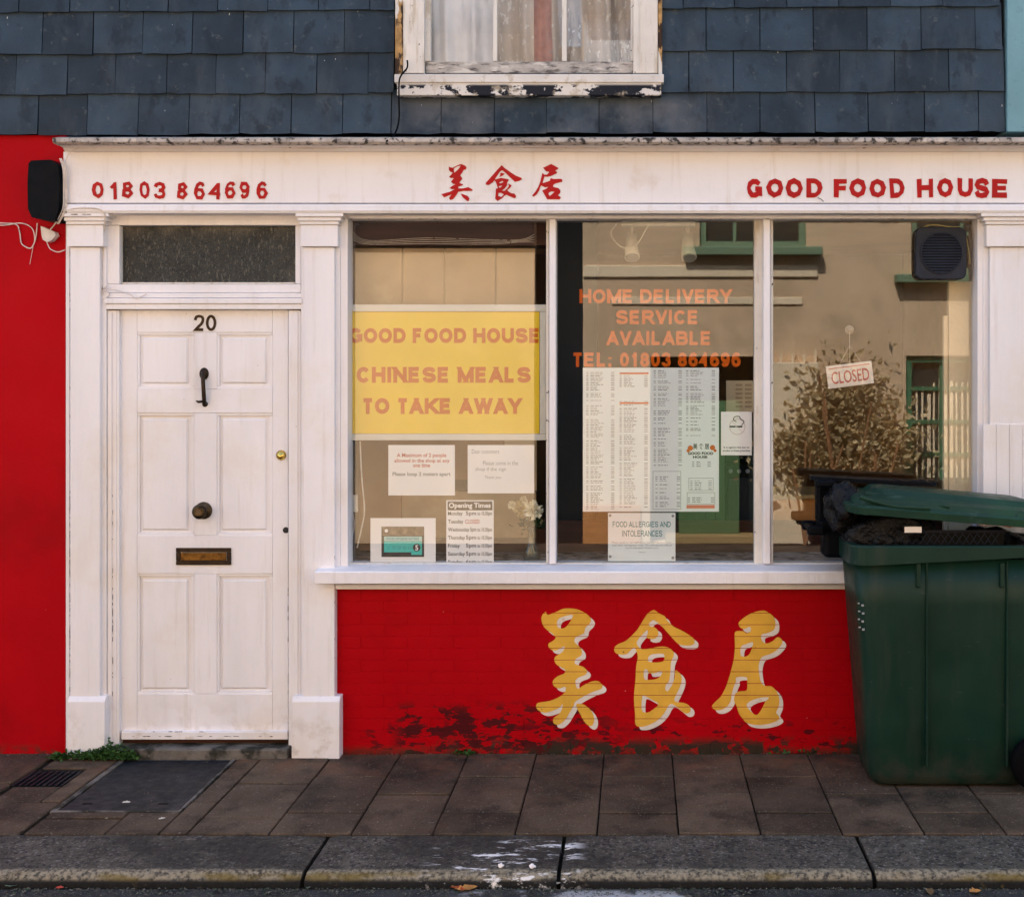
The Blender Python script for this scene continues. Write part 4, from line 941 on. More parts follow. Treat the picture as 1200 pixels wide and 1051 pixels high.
bm = B()
for (a, b) in ((715, 604), (788.5, 604.5), (715, 652), (788.5, 653.5)): lathe(bm, [(0, 0), (.007, 0), (.006, .0015), (0, .002)], (X(a, NY), NY, Z(b, NY)), 'y', 12, -1)
obj('fixing', bm, M_grey, t)
t = sheet('no_smoking_notice', 'small white no smoking notice beside the menu at the window mullion', 845, 881, 482.5, 533.5)
bm = B(); rr = 9.5 / 246; ccx, ccz = X(864, NY), Z(500, NY)
lathe(bm, [(rr, 0), (rr, .0004), (rr - .003, .0004), (rr - .003, 0)], (ccx, NY, ccz), 'y', 32, -1, False)
a0 = math.radians(45); dv = Vector((math.cos(a0), 0, -math.sin(a0))) * rr
tube(bm, [(ccx - dv.x, NY, ccz - dv.z), (ccx + dv.x, NY, ccz + dv.z)], .001, 4); obj('prohibition_ring', bm, flat('pale_pink_print', (.62, .50, .50)), t)
bm = B(); pbox(bm, 855, 862, 499, 500.8, NY - .0005, .0006); pbox(bm, 863, 870, 499, 500.8, NY - .0005, .0006)
tube(bm, crom([(X(869, NY), NY - .0006, Z(498, NY)), (X(872, NY), NY - .0006, Z(494, NY)), (X(868, NY), NY - .0006, Z(491, NY)), (X(866, NY), NY - .0006, Z(488, NY)), (X(861, NY), NY - .0006, Z(488.5, NY)), (X(859.5, NY), NY - .0006, Z(492, NY)), (X(863, NY), NY - .0006, Z(494, NY))], 5), .0018, 5)
obj('cigarette_symbol', bm, M_ink, t)
lines(t, [('It is against the law to', 848, 878, 523, 526), ('smoke in these premises', 847, 879, 526.8, 529.8)], M_ink, .02)
# closed sign
t = thing('closed_sign', 'small tilted white closed sign hanging from a suction cup in the right pane', 'sign', (X(996, NY), NY, Z(455, NY)))
ang = math.radians(7.2)
bm = B(); box(bm, X(969, NY), X(1023, NY), NY + .001, NY + .005, Z(452.5, NY), Z(426, NY), .001)
def rotbm(bm, cx, cz, a):
    for v in bm.verts:
        x, z = v.co.x - cx, v.co.z - cz
        v.co.x = cx + x * math.cos(a) - z * math.sin(a); v.co.z = cz + x * math.sin(a) + z * math.cos(a)
    return bm
scx, scz = X(996, NY), Z(439, NY)
obj('plate', rotbm(bm, scx, scz, ang), flat('cream_plate', (.76, .67, .60)), t)
bm = text_bm('CLOSED', .008, 3); fit(bm, X(974, NY), X(1018.5, NY), Z(448, NY), Z(433.5, NY), NY + .0004); obj('lettering', rotbm(bm, scx, scz, ang), M_redink, t, raw=True)
bm = B(); pbox(bm, 972, 1020, 429, 430, NY + .0001, .0005); obj('top_line', rotbm(bm, scx, scz, ang), M_redink, t)
obj('suction_cup', lathe(B(), [(0, 0), (.022, 0), (.021, .002), (.010, .006), (.009, .012), (0, .013)], (X(996, NY), NY + .012, Z(386.5, NY)), 'y', 24, -1), flat('clear_grey_rubber', (.36, .28, .2)), t, smooth=True)
bm = B(); tube(bm, [(X(996, NY), NY + .008, Z(388, NY)), (X(996, NY), NY + .005, Z(428, NY))], .0009, 5); tube(bm, [(X(996, NY), NY + .006, Z(405, NY)), (X(983, NY), NY + .005, Z(429, NY))], .0007, 4); tube(bm, [(X(996, NY), NY + .006, Z(405, NY)), (X(1010, NY), NY + .005, Z(426, NY))], .0007, 4); obj('string', bm, M_cable, t)
# extractor fan
t = thing('extractor_fan', 'square black extractor fan with round louvred grille in the top right pane corner', 'fan', (X(1103), .0, Z(328)))
FYn = .015
bm = B(); x0, x1, z0, z1 = X(1073.5, FYn), X(1133, FYn), Z(327.5, FYn), Z(266, FYn)
box(bm, x0, x1, FYn, GY - .002, z0, z1)
es = [e for e in bm.edges if abs((e.verts[0].co - e.verts[1].co).normalized().y) > .9]
bmesh.ops.bevel(bm, geom=es, offset=.034, segments=6, affect='EDGES', profile=.5)
es = [e for e in bm.edges if all(abs(v.co.y - FYn) < 1e-5 for v in e.verts)]
bmesh.ops.bevel(bm, geom=es, offset=.006, segments=2, affect='EDGES', profile=.5)
obj('housing', bm, M_fan, t)
fx, fz = (x0 + x1) / 2, (z0 + z1) / 2
obj('recess', lathe(B(), [(0, 0), (.098, 0), (.098, .001), (0, .0012)], (fx, FYn - .0006, fz), 'y', 40, -1), M_dark, t)
for k in range(15):
    zz = fz - .091 + k * .013; hw = math.sqrt(max(.098 ** 2 - (zz - fz) ** 2, 0))
    bm = B(); extr_x(bm, [(FYn - .002, zz + .003), (FYn - .007, zz - .004), (FYn - .008, zz - .002), (FYn - .003, zz + .005)], fx - hw, fx + hw); obj('louvre', bm, M_fan, t)
bm = B(); lathe(bm, [(.10, 0), (.10, .006), (.096, .007), (.095, 0)], (fx, FYn - .001, fz), 'y', 40, -1, False); obj('grille_ring', bm, M_fan, t)
bm = B(); tube(bm, crom([(X(1080), FYn + .03, Z(267)), (X(1093), FYn + .01, Z(263)), (X(1112), FYn + .01, Z(265)), (X(1130), FYn + .01, Z(268)), (X(1137), FYn + .02, Z(290)), (X(1140), FYn + .03, Z(308))], 6), .0022, 5); obj('cable', bm, flat('yellowed_cable', (.45, .38, .16)), t)

# vase of flowers
vx, vy, vz0 = X(623, .11), .125, Z(657.5, .11)
t = thing('flower_vase', 'clear glass vase with ivory carnations on the window sill beside the opening times', 'vase', (vx, vy, vz0))
obj('vase', lathe(B(), [(.0, 0), (.036, 0), (.045, .02), (.043, .05), (.026, .085), (.019, .11), (.02, .14), (.026, .17), (.023, .17), (.016, .13), (.015, .11), (.022, .08), (.038, .05), (.04, .02), (.0, .008)], (vx, vy, vz0), 'z', 24), M_vase, t, smooth=True)
bm = B(); 
for k in range(5): tube(bm, [(vx + R.uniform(-.015, .015), vy + R.uniform(-.012, .012), vz0 + .02), (vx + R.uniform(-.006, .006), vy, vz0 + .12), (vx + R.uniform(-.03, .02), vy, vz0 + .22)], .002, 5)
obj('stem', bm, M_leafd, t)
def bloom(cx, cy, cz, r, m, n=110):
    bm = B()
    for i in range(n):
        th = math.acos(1 - 1.7 * R.random()); ph = R.uniform(0, 6.283)
        d = Vector((math.sin(th) * math.cos(ph), -math.cos(th) * .8 - .1, math.sin(th) * math.sin(ph))); d.normalize()
        rr = r * R.uniform(.45, 1); u = d.orthogonal().normalized(); v = d.cross(u); a = R.uniform(0, 6.28); u2 = u * math.cos(a) + v * math.sin(a); v2 = d.cross(u2)
        c = Vector((cx, cy, cz)); s = r * .34
        P = [c + d * rr * .4, c + d * rr + u2 * s * .7 + v2 * s * .2, c + d * (rr * 1.08) - v2 * s * .2, c + d * rr - u2 * s * .7 + v2 * s * .25]
        bm.faces.new([bm.verts.new(p) for p in P])
    return bm
def px3(px, py, Y): return (X(px, Y), Y, Z(py, Y))
for (a, b, r, m) in ((624, 598, .054, M_petal), (610, 596, .04, M_petal2), (600, 592, .022, M_petal), (614, 586, .02, M_petal), (618, 613, .025, M_petal2), (631, 612, .022, M_petal2)):
    p = px3(a, b, .125 if r > .05 else .14); obj('carnation', bloom(*p, r, m), m, t, raw=True)
def leafset(bm, cx, cy, cz, n, rx, ry, rz, s, up=.3):
    for i in range(n):
        c = Vector((cx + R.gauss(0, rx), cy + R.gauss(0, ry), cz + R.gauss(0, rz)))
        d = Vector((R.uniform(-1, 1), R.uniform(-1, 1), R.uniform(-.3, 1) * up * 3)).normalized(); u = d.orthogonal().normalized(); v = d.cross(u)
        a = R.uniform(0, 6.28); u = u * math.cos(a) + v * math.sin(a); L = s * R.uniform(.45, 1.5)
        P = [c, c + d * L * .5 + u * L * .28, c + d * L, c + d * L * .5 - u * L * .28]
        bm.faces.new([bm.verts.new(p) for p in P])
    return bm
p = px3(622, 616, .13); obj('leaves', leafset(B(), *p, 90, .028, .012, .014, .035), M_leafd, t, raw=True)

# ------------------------------------------------------------ fixtures on the left wall
t = thing('wall_box', 'black plastic box mounted at the left end of the white fascia on the red wall', 'wall box', (X(52), -.05, Z(262)))
bm = B(); x0, x1 = X(34, -.11), X(70, -.11)
prof = [(x0, Z(192, -.11)), (x0 + .012, Z(188.5, -.11)), (X(60, -.11), Z(187.5, -.11)), (x1 - .008, Z(193, -.11)), (x1, Z(215, -.11)), (x1 - .002, Z(245, -.11)), (X(64, -.11), Z(259, -.11)), (X(55, -.11), Z(259, -.11)), (x0 + .015, Z(255, -.11)), (x0 - .003, Z(245, -.11)), (x0 - .005, Z(215, -.11))]
polys(bm, [prof], -.115, .11)
es = [e for e in bm.edges if all(abs(v.co.y + .115) < 1e-5 for v in e.verts) and len(e.link_faces) == 2 and any(abs(f.normal.y) < .5 for f in e.link_faces)]
bm.normal_update()
obj('housing', bm, M_blackpl, t)
bm = B(); box(bm, X(69), X(75, -.03), -.07, -.004, Z(252), Z(200)); obj('bracket', bm, M_dark, t)
bm = B()
for k, dx in enumerate((0, 2.5, 4)): tube(bm, crom([(X(70 + dx * .5, -.1), -.1, Z(186, -.1)), (X(74 + dx * .6, -.11), -.11, Z(200, -.1)), (X(72 + dx, -.12), -.1, Z(225, -.1)), (X(71 + dx, -.12), -.1, Z(245, -.1)), (X(62 + dx, -.1), -.08, Z(262, -.1))], 5), .0026, 5)
props(obj('cable_bundle', bm, M_cable, None), 'bundle of thin painted cables running down between the black box and the fascia', 'cable')
t = thing('junction_box', 'small cream cable junction box hanging below the black box on the red wall', 'junction box', (X(56), -.03, Z(283)))
bm = B(); polys(bm, [[(X(a, -.04), Z(b, -.04)) for a, b in ((47.5, 265), (64, 272), (65.5, 276), (60, 282), (55, 284), (50, 281), (48.5, 275))]], -.04, .035); obj('cover', bm, M_cable, t)
bm = B(); tube(bm, crom([(X(55, -.03), -.03, Z(284, -.03)), (X(59, -.03), -.03, Z(292, -.03)), (X(68, -.03), -.03, Z(295.5, -.03)), (X(76, -.03), -.03, Z(293, -.03))], 6), .0025, 6)
obj('lower_cable', bm, M_cable, t)
bm = B(); tube(bm, crom([(X(60, -.03), -.04, Z(270, -.03)), (X(66, -.03), -.04, Z(262, -.03)), (X(67, -.03), -.05, Z(256, -.03))], 5), .003, 6); obj('upper_cable', bm, M_cable, t)
bm = B(); tube(bm, crom([(X(-30, -.01), -.008, Z(260.5)), (X(5), -.008, Z(262)), (X(20), -.008, Z(263.5)), (X(24), -.008, Z(272)), (X(26), -.008, Z(285)), (X(31), -.009, Z(289.5)), (X(38), -.01, Z(291)), (X(43), -.01, Z(280)), (X(45), -.01, Z(262))], 6), .0028, 6)
tube(bm, crom([(X(-30), -.008, Z(263.5)), (X(5), -.008, Z(264.5)), (X(22), -.009, Z(262)), (X(33), -.01, Z(264)), (X(40), -.01, Z(270)), (X(42), -.01, Z(282)), (X(39), -.01, Z(290))], 6), .0024, 6)
tube(bm, [(X(40), -.01, Z(290)), (X(36), -.008, Z(310))], .001, 4)
props(obj('wall_cable', bm, M_cable, None), 'looped cream cables clipped along the red wall at the left edge', 'cable')
bm = B(); tube(bm, crom([(X(478, -.06), -.075, Z(72, -.06)), (X(477, -.08), -.08, Z(80, -.08)), (X(469, -.09), -.10, Z(93, -.09)), (X(468, -.09), -.10, Z(115, -.09)), (X(467, -.1), -.09, Z(140, -.09)), (X(460, -.2), -.15, Z(157, -.15)), (X(453, -.21), -.212, Z(166, -.21))], 8), .0042, 6)
props(obj('black_cable', bm, M_rubber, None), 'black cable hanging from the upper window frame down to the cornice', 'cable')
bm = B()                                              # painted-over wires on the door surround
tube(bm, crom([(X(74, -.1), -.098, Z(247, -.1)), (X(95, -.1), -.104, Z(244, -.1)), (X(118, -.1), -.104, Z(246, -.1)), (X(123, -.09), -.09, Z(256, -.09)), (X(121, -.03), -.028, Z(285, -.03)), (X(119, -.03), -.026, Z(330, -.03)), (X(120, -.03), -.027, Z(345, -.03))], 6), .003, 6)
tube(bm, crom([(X(120, -.03), -.03, Z(338, -.03)), (X(134, -.04), -.04, Z(340, -.03)), (X(152, -.04), -.04, Z(345, -.03)), (X(160, -.04), -.042, Z(350, -.03)), (X(172, -.04), -.042, Z(345, -.03))], 5), .0022, 5)
tube(bm, crom([(X(121, -.03), -.03, Z(351, -.03)), (X(128, -.04), -.035, Z(345, -.03)), (X(122, -.03), -.035, Z(340, -.03)), (X(127, -.03), -.034, Z(334, -.03))], 5), .0022, 5)
obj('surface_wire', bm, M_cable, S)

# ------------------------------------------------------------ wheelie bin
bn = thing('wheelie_bin', 'dark green wheeled bin with its lid propped ajar in front of the window at right', 'bin', (2.05, -.25, 0))
def rrect(x0, x1, y0, y1, r, n=5):
    out = []
    for cx, cy, a in ((x1 - r, y1 - r, 0), (x0 + r, y1 - r, 90), (x0 + r, y0 + r, 180), (x1 - r, y0 + r, 270)):
        for i in range(n + 1):
            t_ = math.radians(a + 90 * i / n); out.append((cx + r * math.cos(t_), cy + r * math.sin(t_)))
    return out
def loft(bm, secs, cap=True):
    rings = [[bm.verts.new((x, y, z)) for x, y in pts] if not callable(z) else [bm.verts.new((x, y, z(x, y))) for x, y in pts] for pts, z in secs]
    n = len(rings[0])
    for a, b in zip(rings, rings[1:]):
        for k in range(n): bm.faces.new((a[k], a[(k + 1) % n], b[(k + 1) % n], b[k]))
    if cap: bm.faces.new(rings[0][::-1]); bm.faces.new(rings[-1])
    return bm
bx0, bx1, byf, byb = 1.545, 2.42, -.475, -.09
def sec(z, r=.06):
    t_ = min(max(z, 0) / 1.0, 1)
    return rrect(bx0 + .075 * (1 - t_) , bx1 - .10 * (1 - t_), byf + .022 * (1 - t_), byb - .02 * (1 - t_), r)
bm = B(); loft(bm, [(rrect(bx0 + .11, bx1 - .14, byf + .045, byb - .05, .05), .004), (rrect(bx0 + .085, bx1 - .115, byf + .028, byb - .025, .06), .018), (sec(.06), .06), (sec(.4), .4), (sec(.8), .8), (sec(1.0), 1.0), (rrect(bx0 + .02, bx1 - .02, byf + .02, byb - .02, .05), .995), (rrect(bx0 + .05, bx1 - .05, byf + .05, byb - .05, .05), .6), ], True)
obj('body', bm, M_bin, bn, smooth=False)
for p in bn.children[-1].data.polygons: p.use_smooth = abs(p.normal.z) < .9
bm = B()
for xx in (X(1076, byf), X(1174, byf)): box(bm, xx - .010, xx + .010, byf - .012, byf + .01, .88, .985, .004)
for xx in (X(1086, byf) + .0, X(1180, byf)): box(bm, xx - .004, xx + .004, byf - .008, byf + .02, .1, .99, .003)
obj('rib', bm, M_bin, bn)
def rimz(x, top): return 1.062 if top else 1.062 - (.085 if x < 1.72 else max(.045, .085 - (x - 1.72) * .5))
rim_o = rrect(bx0 - .022, bx1 + .02, byf - .03, byb + .03, .075, 8); rim_i = rrect(bx0 + .012, bx1 - .015, byf + .006, byb - .01, .05, 8)
bm = B(); secs = [(rim_i, lambda x, y: rimz(x, 0)), (rim_o, lambda x, y: rimz(x, 0)), (rim_o, lambda x, y: 1.056), (rrect(bx0 - .018, bx1 + .016, byf - .026, byb + .026, .07, 8), lambda x, y: 1.062), (rim_i, lambda x, y: 1.062), (rim_i, lambda x, y: rimz(x, 0))]
loft(bm, secs, False); obj('rim', bm, M_bin, bn)
# handle and hinge at the left rear
bm = B(); box(bm, bx0 - .11, bx0 - .0225, -.20, -.06, 1.085, 1.135, .012, 2); box(bm, bx0 - .17, bx0 - .09, -.24, -.19, 1.07, 1.115, .012, 2); box(bm, bx0 - .17, bx0 - .105, -.06, -.02, 1.07, 1.115, .012, 2)
box(bm, bx0 - .165, bx0 - .135, -.195, -.055, 1.085, 1.11, .01, 2); box(bm, bx0 - .09, bx0 + .02, -.2, -.07, .96, 1.09, .02, 2); box(bm, bx0 - .04, bx0 + .06, -.16, -.08, 1.06, 1.22, .015, 2)
obj('handle', bm, M_blackpl, bn)
# lid : a domed tray, tilted down to the right
def lidz(x): return 1.225 - (x - 1.50) * .085
bm = B(); lo_o = (1.515, 2.50, byf - .055, byb + .045)
def ls(ins, dz, r=.09): return (rrect(lo_o[0] + ins, lo_o[1] - ins, lo_o[2] + ins, lo_o[3] - ins, r, 8), lambda x, y, dz=dz: lidz(x) + dz + .006 * math.sin(x * 9 + y * 4) + .004 * math.sin(x * 23))
loft(bm, [ls(.02, -.016), ls(0, -.012), ls(-.004, .018), ls(.006, .028), ls(.022, .026), ls(.034, .052), ls(.07, .066), ls(.085, .060, .07), ls(.11, .060, .06), ls(.135, .082, .05), ls(.19, .090, .04)])
obj('lid', bm, M_lid, bn); 
bm = B()
for k, (dy) in enumerate((-.05, .06)): tube(bm, crom([(1.60, byf + .05 + dy * .2, lidz(1.6) + .066), (1.75, byf + .03 + dy * .2, lidz(1.75) + .052), (1.95, byf - .02, lidz(1.95) + .045)], 6), [.014] * 13, 8)
tube(bm, crom([(1.56, byf - .035, lidz(1.56) + .055), (1.7, byf - .045, lidz(1.7) + .030), (1.86, byf - .05, lidz(1.86) + .034)], 6), [.010] * 13, 8)
obj('lid_ridge', bm, M_lid, bn)
bm = B(); loft(bm, [(rrect(1.40, 1.98, -.20, -.06, .04), lambda x, y: 1.318 - (x - 1.40) * .05), (rrect(1.40, 1.98, -.20, -.06, .04), lambda x, y: 1.336 - (x - 1.40) * .05)])
box(bm, 1.41, 1.50, -.26, -.19, 1.29, 1.325, .01, 2); box(bm, 1.43, 1.56, -.15, -.07, 1.12, 1.318, .015, 2)
obj('hinge_flap', bm, M_blackpl, bn)
# wheel
wh = obj('wheel', lathe(B(), [(0, -.03), (.06, -.03), (.10, -.028), (.118, -.02), (.122, 0), (.118, .02), (.10, .028), (.06, .03), (0, .03)], (2.335, byf - .03, .122), 'y', 32, -1), M_rubber, bn, smooth=True)
obj('hub', lathe(B(), [(0, 0), (.055, 0), (.05, .008), (.02, .014), (0, .014)], (2.335, byf - .062, .122), 'y', 20, -1), M_blackpl, wh)
bm = B(); ly = byf + .004
for k, (dx) in enumerate((0, .002, .0, .003)):
    box(bm, 1.563 + dx, 1.573 + dx, byf + .029, byf + .030, .80 - .035 * k, .807 - .035 * k); box(bm, 1.576 + dx, 1.587 + dx, byf + .014, byf + .015, .793 - .035 * k, .802 - .035 * k)
obj('sticker', bm, M_grey, bn)
# rubbish in the bin
def blob(cx, cy, cz, rx, ry, rz, amp=.18, seed=0):
    bm = B(); bmesh.ops.create_icosphere(bm, subdivisions=4, radius=1)
    r2 = random.Random(seed); ks = [(Vector((r2.gauss(0, 1), r2.gauss(0, 1), r2.gauss(0, 1))) * 4, r2.uniform(0, 6)) for _ in range(8)]
    for v in bm.verts:
        s = 1 + amp * sum(math.sin(v.co.dot(k_) + p_) for k_, p_ in ks) / 4
        v.co = Vector((cx + v.co.x * rx * s, cy + v.co.y * ry * s, cz + v.co.z * rz * s))
    return bm
for k, (x_, y_, z_, a_, b_, c_, lab) in enumerate(((1.53, -.27, 1.20, .085, .11, .115, 'crumpled black bag end hanging out under the left end of the lid'), (1.72, -.30, 1.09, .19, .15, .115, 'shiny black rubbish bag bulging at the left end of the bin opening'), (2.22, -.24, 1.0, .17, .15, .10, 'black rubbish bag under the right end of the lid'))):
    props(obj('rubbish_bag', blob(x_, y_, z_, a_, b_, c_, .2, k), M_bag, None, smooth=True), lab, 'rubbish bag', 'rubbish bags in the bin')
cr = thing('plastic_crate', 'dark lattice sided plastic crate lying inside the bin opening', 'crate', (1.92, -.33, .98))
M_crate = flat('navy_crate', (.005, .007, .016), .5)
bm = B(); box(bm, 1.74, 2.22, -.405, -.40, 1.105, 1.118); box(bm, 1.74, 2.22, -.405, -.40, 1.04, 1.05); obj('rail', bm, M_crate, cr)
bm = B()
for k in range(14):
    x = 1.745 + k * .032; tube(bm, [(x, -.403, 1.05), (x + .036, -.403, 1.105)], .0025, 4); tube(bm, [(x + .036, -.405, 1.05), (x, -.405, 1.105)], .0025, 4)
obj('lattice', bm, flat('blue_lattice', (.012, .018, .035), .5), cr)
obj('backing', box(B(), 1.74, 2.22, -.39, -.385, .98, 1.105), M_dark, cr)
props(obj('paper_label', box(B(), X(1060, -.455), X(1080, -.455), -.456, -.454, Z(624, -.455), Z(617, -.455)), M_paper, None), 'small white paper label on the black bag in the bin', 'label')
props(obj('crumpled_wrapper', blob(X(1153, -.42), -.42, Z(613.5, -.42), .022, .012, .010, .3, 7), flat('pinkish_wrapper', (.5, .42, .42)), None), 'small pale grey wrapper poking out under the bin lid', 'wrapper')
props(obj('crumpled_rag', blob(X(1184, -.43), -.43, Z(614.5, -.43), .030, .012, .012, .35, 9), flat('salmon_rag', (.5, .25, .2)), None), 'small salmon pink rag poking out under the lid at the right edge', 'rag')

# ------------------------------------------------------------ weeds, leaves, litter
def weed(label, px0, px1, py, n, h):
    x0, y0 = G(px0, py); x1, y1 = G(px1, py); bm = B()
    for i in range(n):
        f = R.random(); c = Vector((x0 + (x1 - x0) * f + R.gauss(0, .008), y0 + R.gauss(0, .014), .003 + abs(R.gauss(0, h * .5)) * (1 - abs(2 * f - 1) * .6)))
        d = Vector((R.uniform(-1, 1), R.uniform(-1, .4), R.uniform(0, 1))).normalized(); u = d.orthogonal().normalized(); v = d.cross(u); a = R.uniform(0, 6.28); u = u * math.cos(a) + v * math.sin(a); L = R.uniform(.010, .024)
        bm.faces.new([bm.verts.new(p) for p in (c, c + d * L * .5 + u * L * .35, c + d * L, c + d * L * .5 - u * L * .35)])
    for i in range(n // 14):
        f = R.random(); xx = x0 + (x1 - x0) * f; tube(bm, [(xx, y0, .0), (xx + R.uniform(-.02, .02), y0 - .01, R.uniform(.3, 1) * h)], .0008, 3)
    o = obj('weeds', bm, M_weed, None, raw=True); return props(o, label, 'weeds', 'weeds at the foot of the wall')
weed('low green weeds spreading left of the door step', 100, 160, 889, 1500, .05)
weed('sparse weeds under the left pilaster foot', 62, 112, 889, 420, .03)
weed('tiny weed tuft at the foot of the brick wall left of the painted characters', 533, 556, 884, 70, .018)
weed('thin weed line where the brick wall meets the pavement near the bin', 905, 960, 882, 60, .01)
def leaf(px, py, s, m, label, z=0, a=0, curl=.3):
    x, y = G(px, py, z); bm = B(); n = 5; L = s
    st_ = [(0, 0), (.2, .30), (.32, .22), (.5, .42), (.62, .24), (.8, .20), (1, 0)]
    ring = [(u, v_) for u, v_ in st_] + [(u, -v_ * .9) for u, v_ in st_[-2:0:-1]]
    vs_ = []
    for (u, v_) in ring:
        X_, Y_ = (u - .5) * L, v_ * L; ca, sa = math.cos(a), math.sin(a)
        vs_.append(bm.verts.new((x + X_ * ca - Y_ * sa, y + X_ * sa + Y_ * ca, z + .004 + curl * L * (abs(v_) ** 1.2 + .3 * R.random() * abs(u - .5)))))
    c = bm.verts.new((x, y, z + .003))
    for i in range(len(vs_)): bm.faces.new((c, vs_[i], vs_[(i + 1) % len(vs_)]))
    return props(obj('fallen_leaf', bm, m, None, raw=True), label, 'leaf', 'fallen leaves and litter')
zr = -.048
leaf(548, 1042, .075, M_leafy, 'yellow and red autumn leaf in the gutter below the white splash on the kerb', zr, .4)
leaf(535, 1040, .06, M_leafy, 'reddish leaf lying under the yellow leaf in the gutter', zr, 2.2)
leaf(1143, 1046, .05, M_leafy, 'orange leaf at the bottom right gutter, the right one of two', zr, .3, .5)
leaf(1090, 1046, .05, flat('dull_brown_leaf', (.16, .10, .05)), 'dull brown leaf at the bottom right gutter, left of the orange one', zr, 1.4, .6)
leaf(148, 941, .035, M_leafp, 'pale leaf lying on the manhole cover', 0, .2)
leaf(190, 960, .03, M_leafp, 'pale leaf on the paving just in front of the manhole cover', 0, .6)
leaf(82, 890, .025, M_leafp, 'pale scrap on the paving under the left pilaster', 0, 2.4)
leaf(396, 1037, .04, flat('rust_leaf', (.30, .08, .03)), 'rust coloured leaf in the gutter at the kerb joint', zr, 1)
leaf(70, 1041, .03, flat('red_scrap', (.4, .06, .04)), 'small red leaf in the gutter at far left', zr, .1)
for (a, b, s_, lab) in ((262, 1036, .04, 'first pale yellow leaf from the left in the gutter below the door'), (300, 1036.5, .045, 'second pale leaf in the gutter between door and kerb joint'), (236, 1033.5, .02, 'tiny white scrap in the gutter below the door'), (15, 1038, .06, 'long pale green leaf in the gutter at the left edge'), (42, 1035, .04, 'short pale green leaf beside the long one at the left edge'), (653, 1036, .03, 'white scrap in the gutter at the middle kerb joint')):
    leaf(a, b, s_, M_leafp if 'green' not in lab else flat('pale_green_scrap', (.18, .24, .16)), lab, zr, R.uniform(0, .5))
for (a, b, lab) in ((587, 1014, 'small white stone on the kerb edge, the left one of two'), (624, 1014.5, 'small white stone on the kerb edge, the right one of two')):
    x_, y_ = G(a, b); props(obj('pebble', blob(x_, y_, .0, .010, .008, .009, .3, a), M_paper, None), lab, 'pebble', 'white pebbles on the kerb')
bm = B()
for i in range(4200):
    x_ = R.uniform(-2.4, 2.6); y_ = KY1 - .012 - abs(R.gauss(0, .045)); s_ = R.uniform(.002, .006) * (2 if R.random() < .06 else 1)
    a = R.uniform(0, 6.28); z_ = -.05 + R.uniform(0, .004)
    P = [(x_ + s_ * math.cos(a + q * 2.1), y_ + s_ * math.sin(a + q * 2.1), z_ + R.uniform(0, s_ * .5)) for q in range(3)]
    bm.faces.new([bm.verts.new(p) for p in P])
props(obj('gutter_grit', bm, mat('grit', (.07, .065, .05), .8, .5, 80, [dict(c=(.30, .28, .24), s=200, lo=.55, hi=.6), dict(c=(.03, .07, .03), s=90, lo=.55, hi=.6, off=5)]), None, raw=True), kind='stuff', label='fine grit and leaf crumbs along the gutter', cat='grit')
bm = B()
for i in range(1500):
    x_ = R.uniform(-2.4, 2.6); y_ = -.006 - abs(R.gauss(0, .02)) if i < 500 else R.uniform(-.95, 0); s_ = R.uniform(.0015, .0045); a = R.uniform(0, 6.28)
    bm.faces.new([bm.verts.new((x_ + s_ * math.cos(a + q * 2.1), y_ + s_ * math.sin(a + q * 2.1), .003 + R.uniform(0, s_ * .6))) for q in range(3)])
props(obj('pavement_grit', bm, mat('pale_grit', (.16, .13, .10), .8, .5, 80, [dict(c=(.45, .42, .38), s=200, lo=.56, hi=.62)]), None, raw=True), kind='stuff', label='crumbs of mortar and grit scattered on the paving along the wall', cat='grit')

# ------------------------------------------------------------ across the street (seen mirrored in the shop glass)
OY = -6.5
oh = thing('opposite_house', 'tan rendered house with green windows mirrored in the shop glass', 'house', (2.5, -8, 0))
xa, xb = OX(683), 9.0
def wallwith(bm, x0, x1, z0, z1, holes_):
    rs = [(x0, x1, z0, z1)]
    for h in holes_: rs = subtract(rs, h)
    for r in rs: box(bm, r[0], r[1], OY - .25, OY, r[2], r[3])
w_up = (OX(820), OX(945), OZ(290), OZ(290) + 1.3); w_up2 = (OX(1068), OX(1190), OZ(322), OZ(322) + 1.3); w_lo = (OX(1062), OX(1190), .62, OZ(417)); dr = (OX(762), OX(892), .04, OZ(418))
bm = B(); wallwith(bm, xa, xb, 0, 5.6, [w_up, w_up2, w_lo, dr]); obj('wall', bm, M_tan, oh)
bm = B(); box(bm, w_up[1] + .2, w_up2[0] - .25, OY, OY + .006, 3.75, 5.5); box(bm, xa + .02, w_up[0] - .2, OY, OY + .006, 3.75, 5.5); obj('upper_bounce_panel', bm, mat('pale_bounce_panel', (.76, .77, .80), .85, .06, 2), oh)  # unseen pale panels, added to bounce cooler light onto the shopfront
obj('roof', extr_x(B(), [(OY + .2, 5.55), (OY + .2, 5.65), (OY - 3, 7.4), (OY - 6, 5.65), (OY - 6, 5.55)], xa, xb), M_slate, oh)
obj('rear_block', box(B(), xa, xb, OY - 6, OY - .6, 0, 5.6), M_intd, oh)
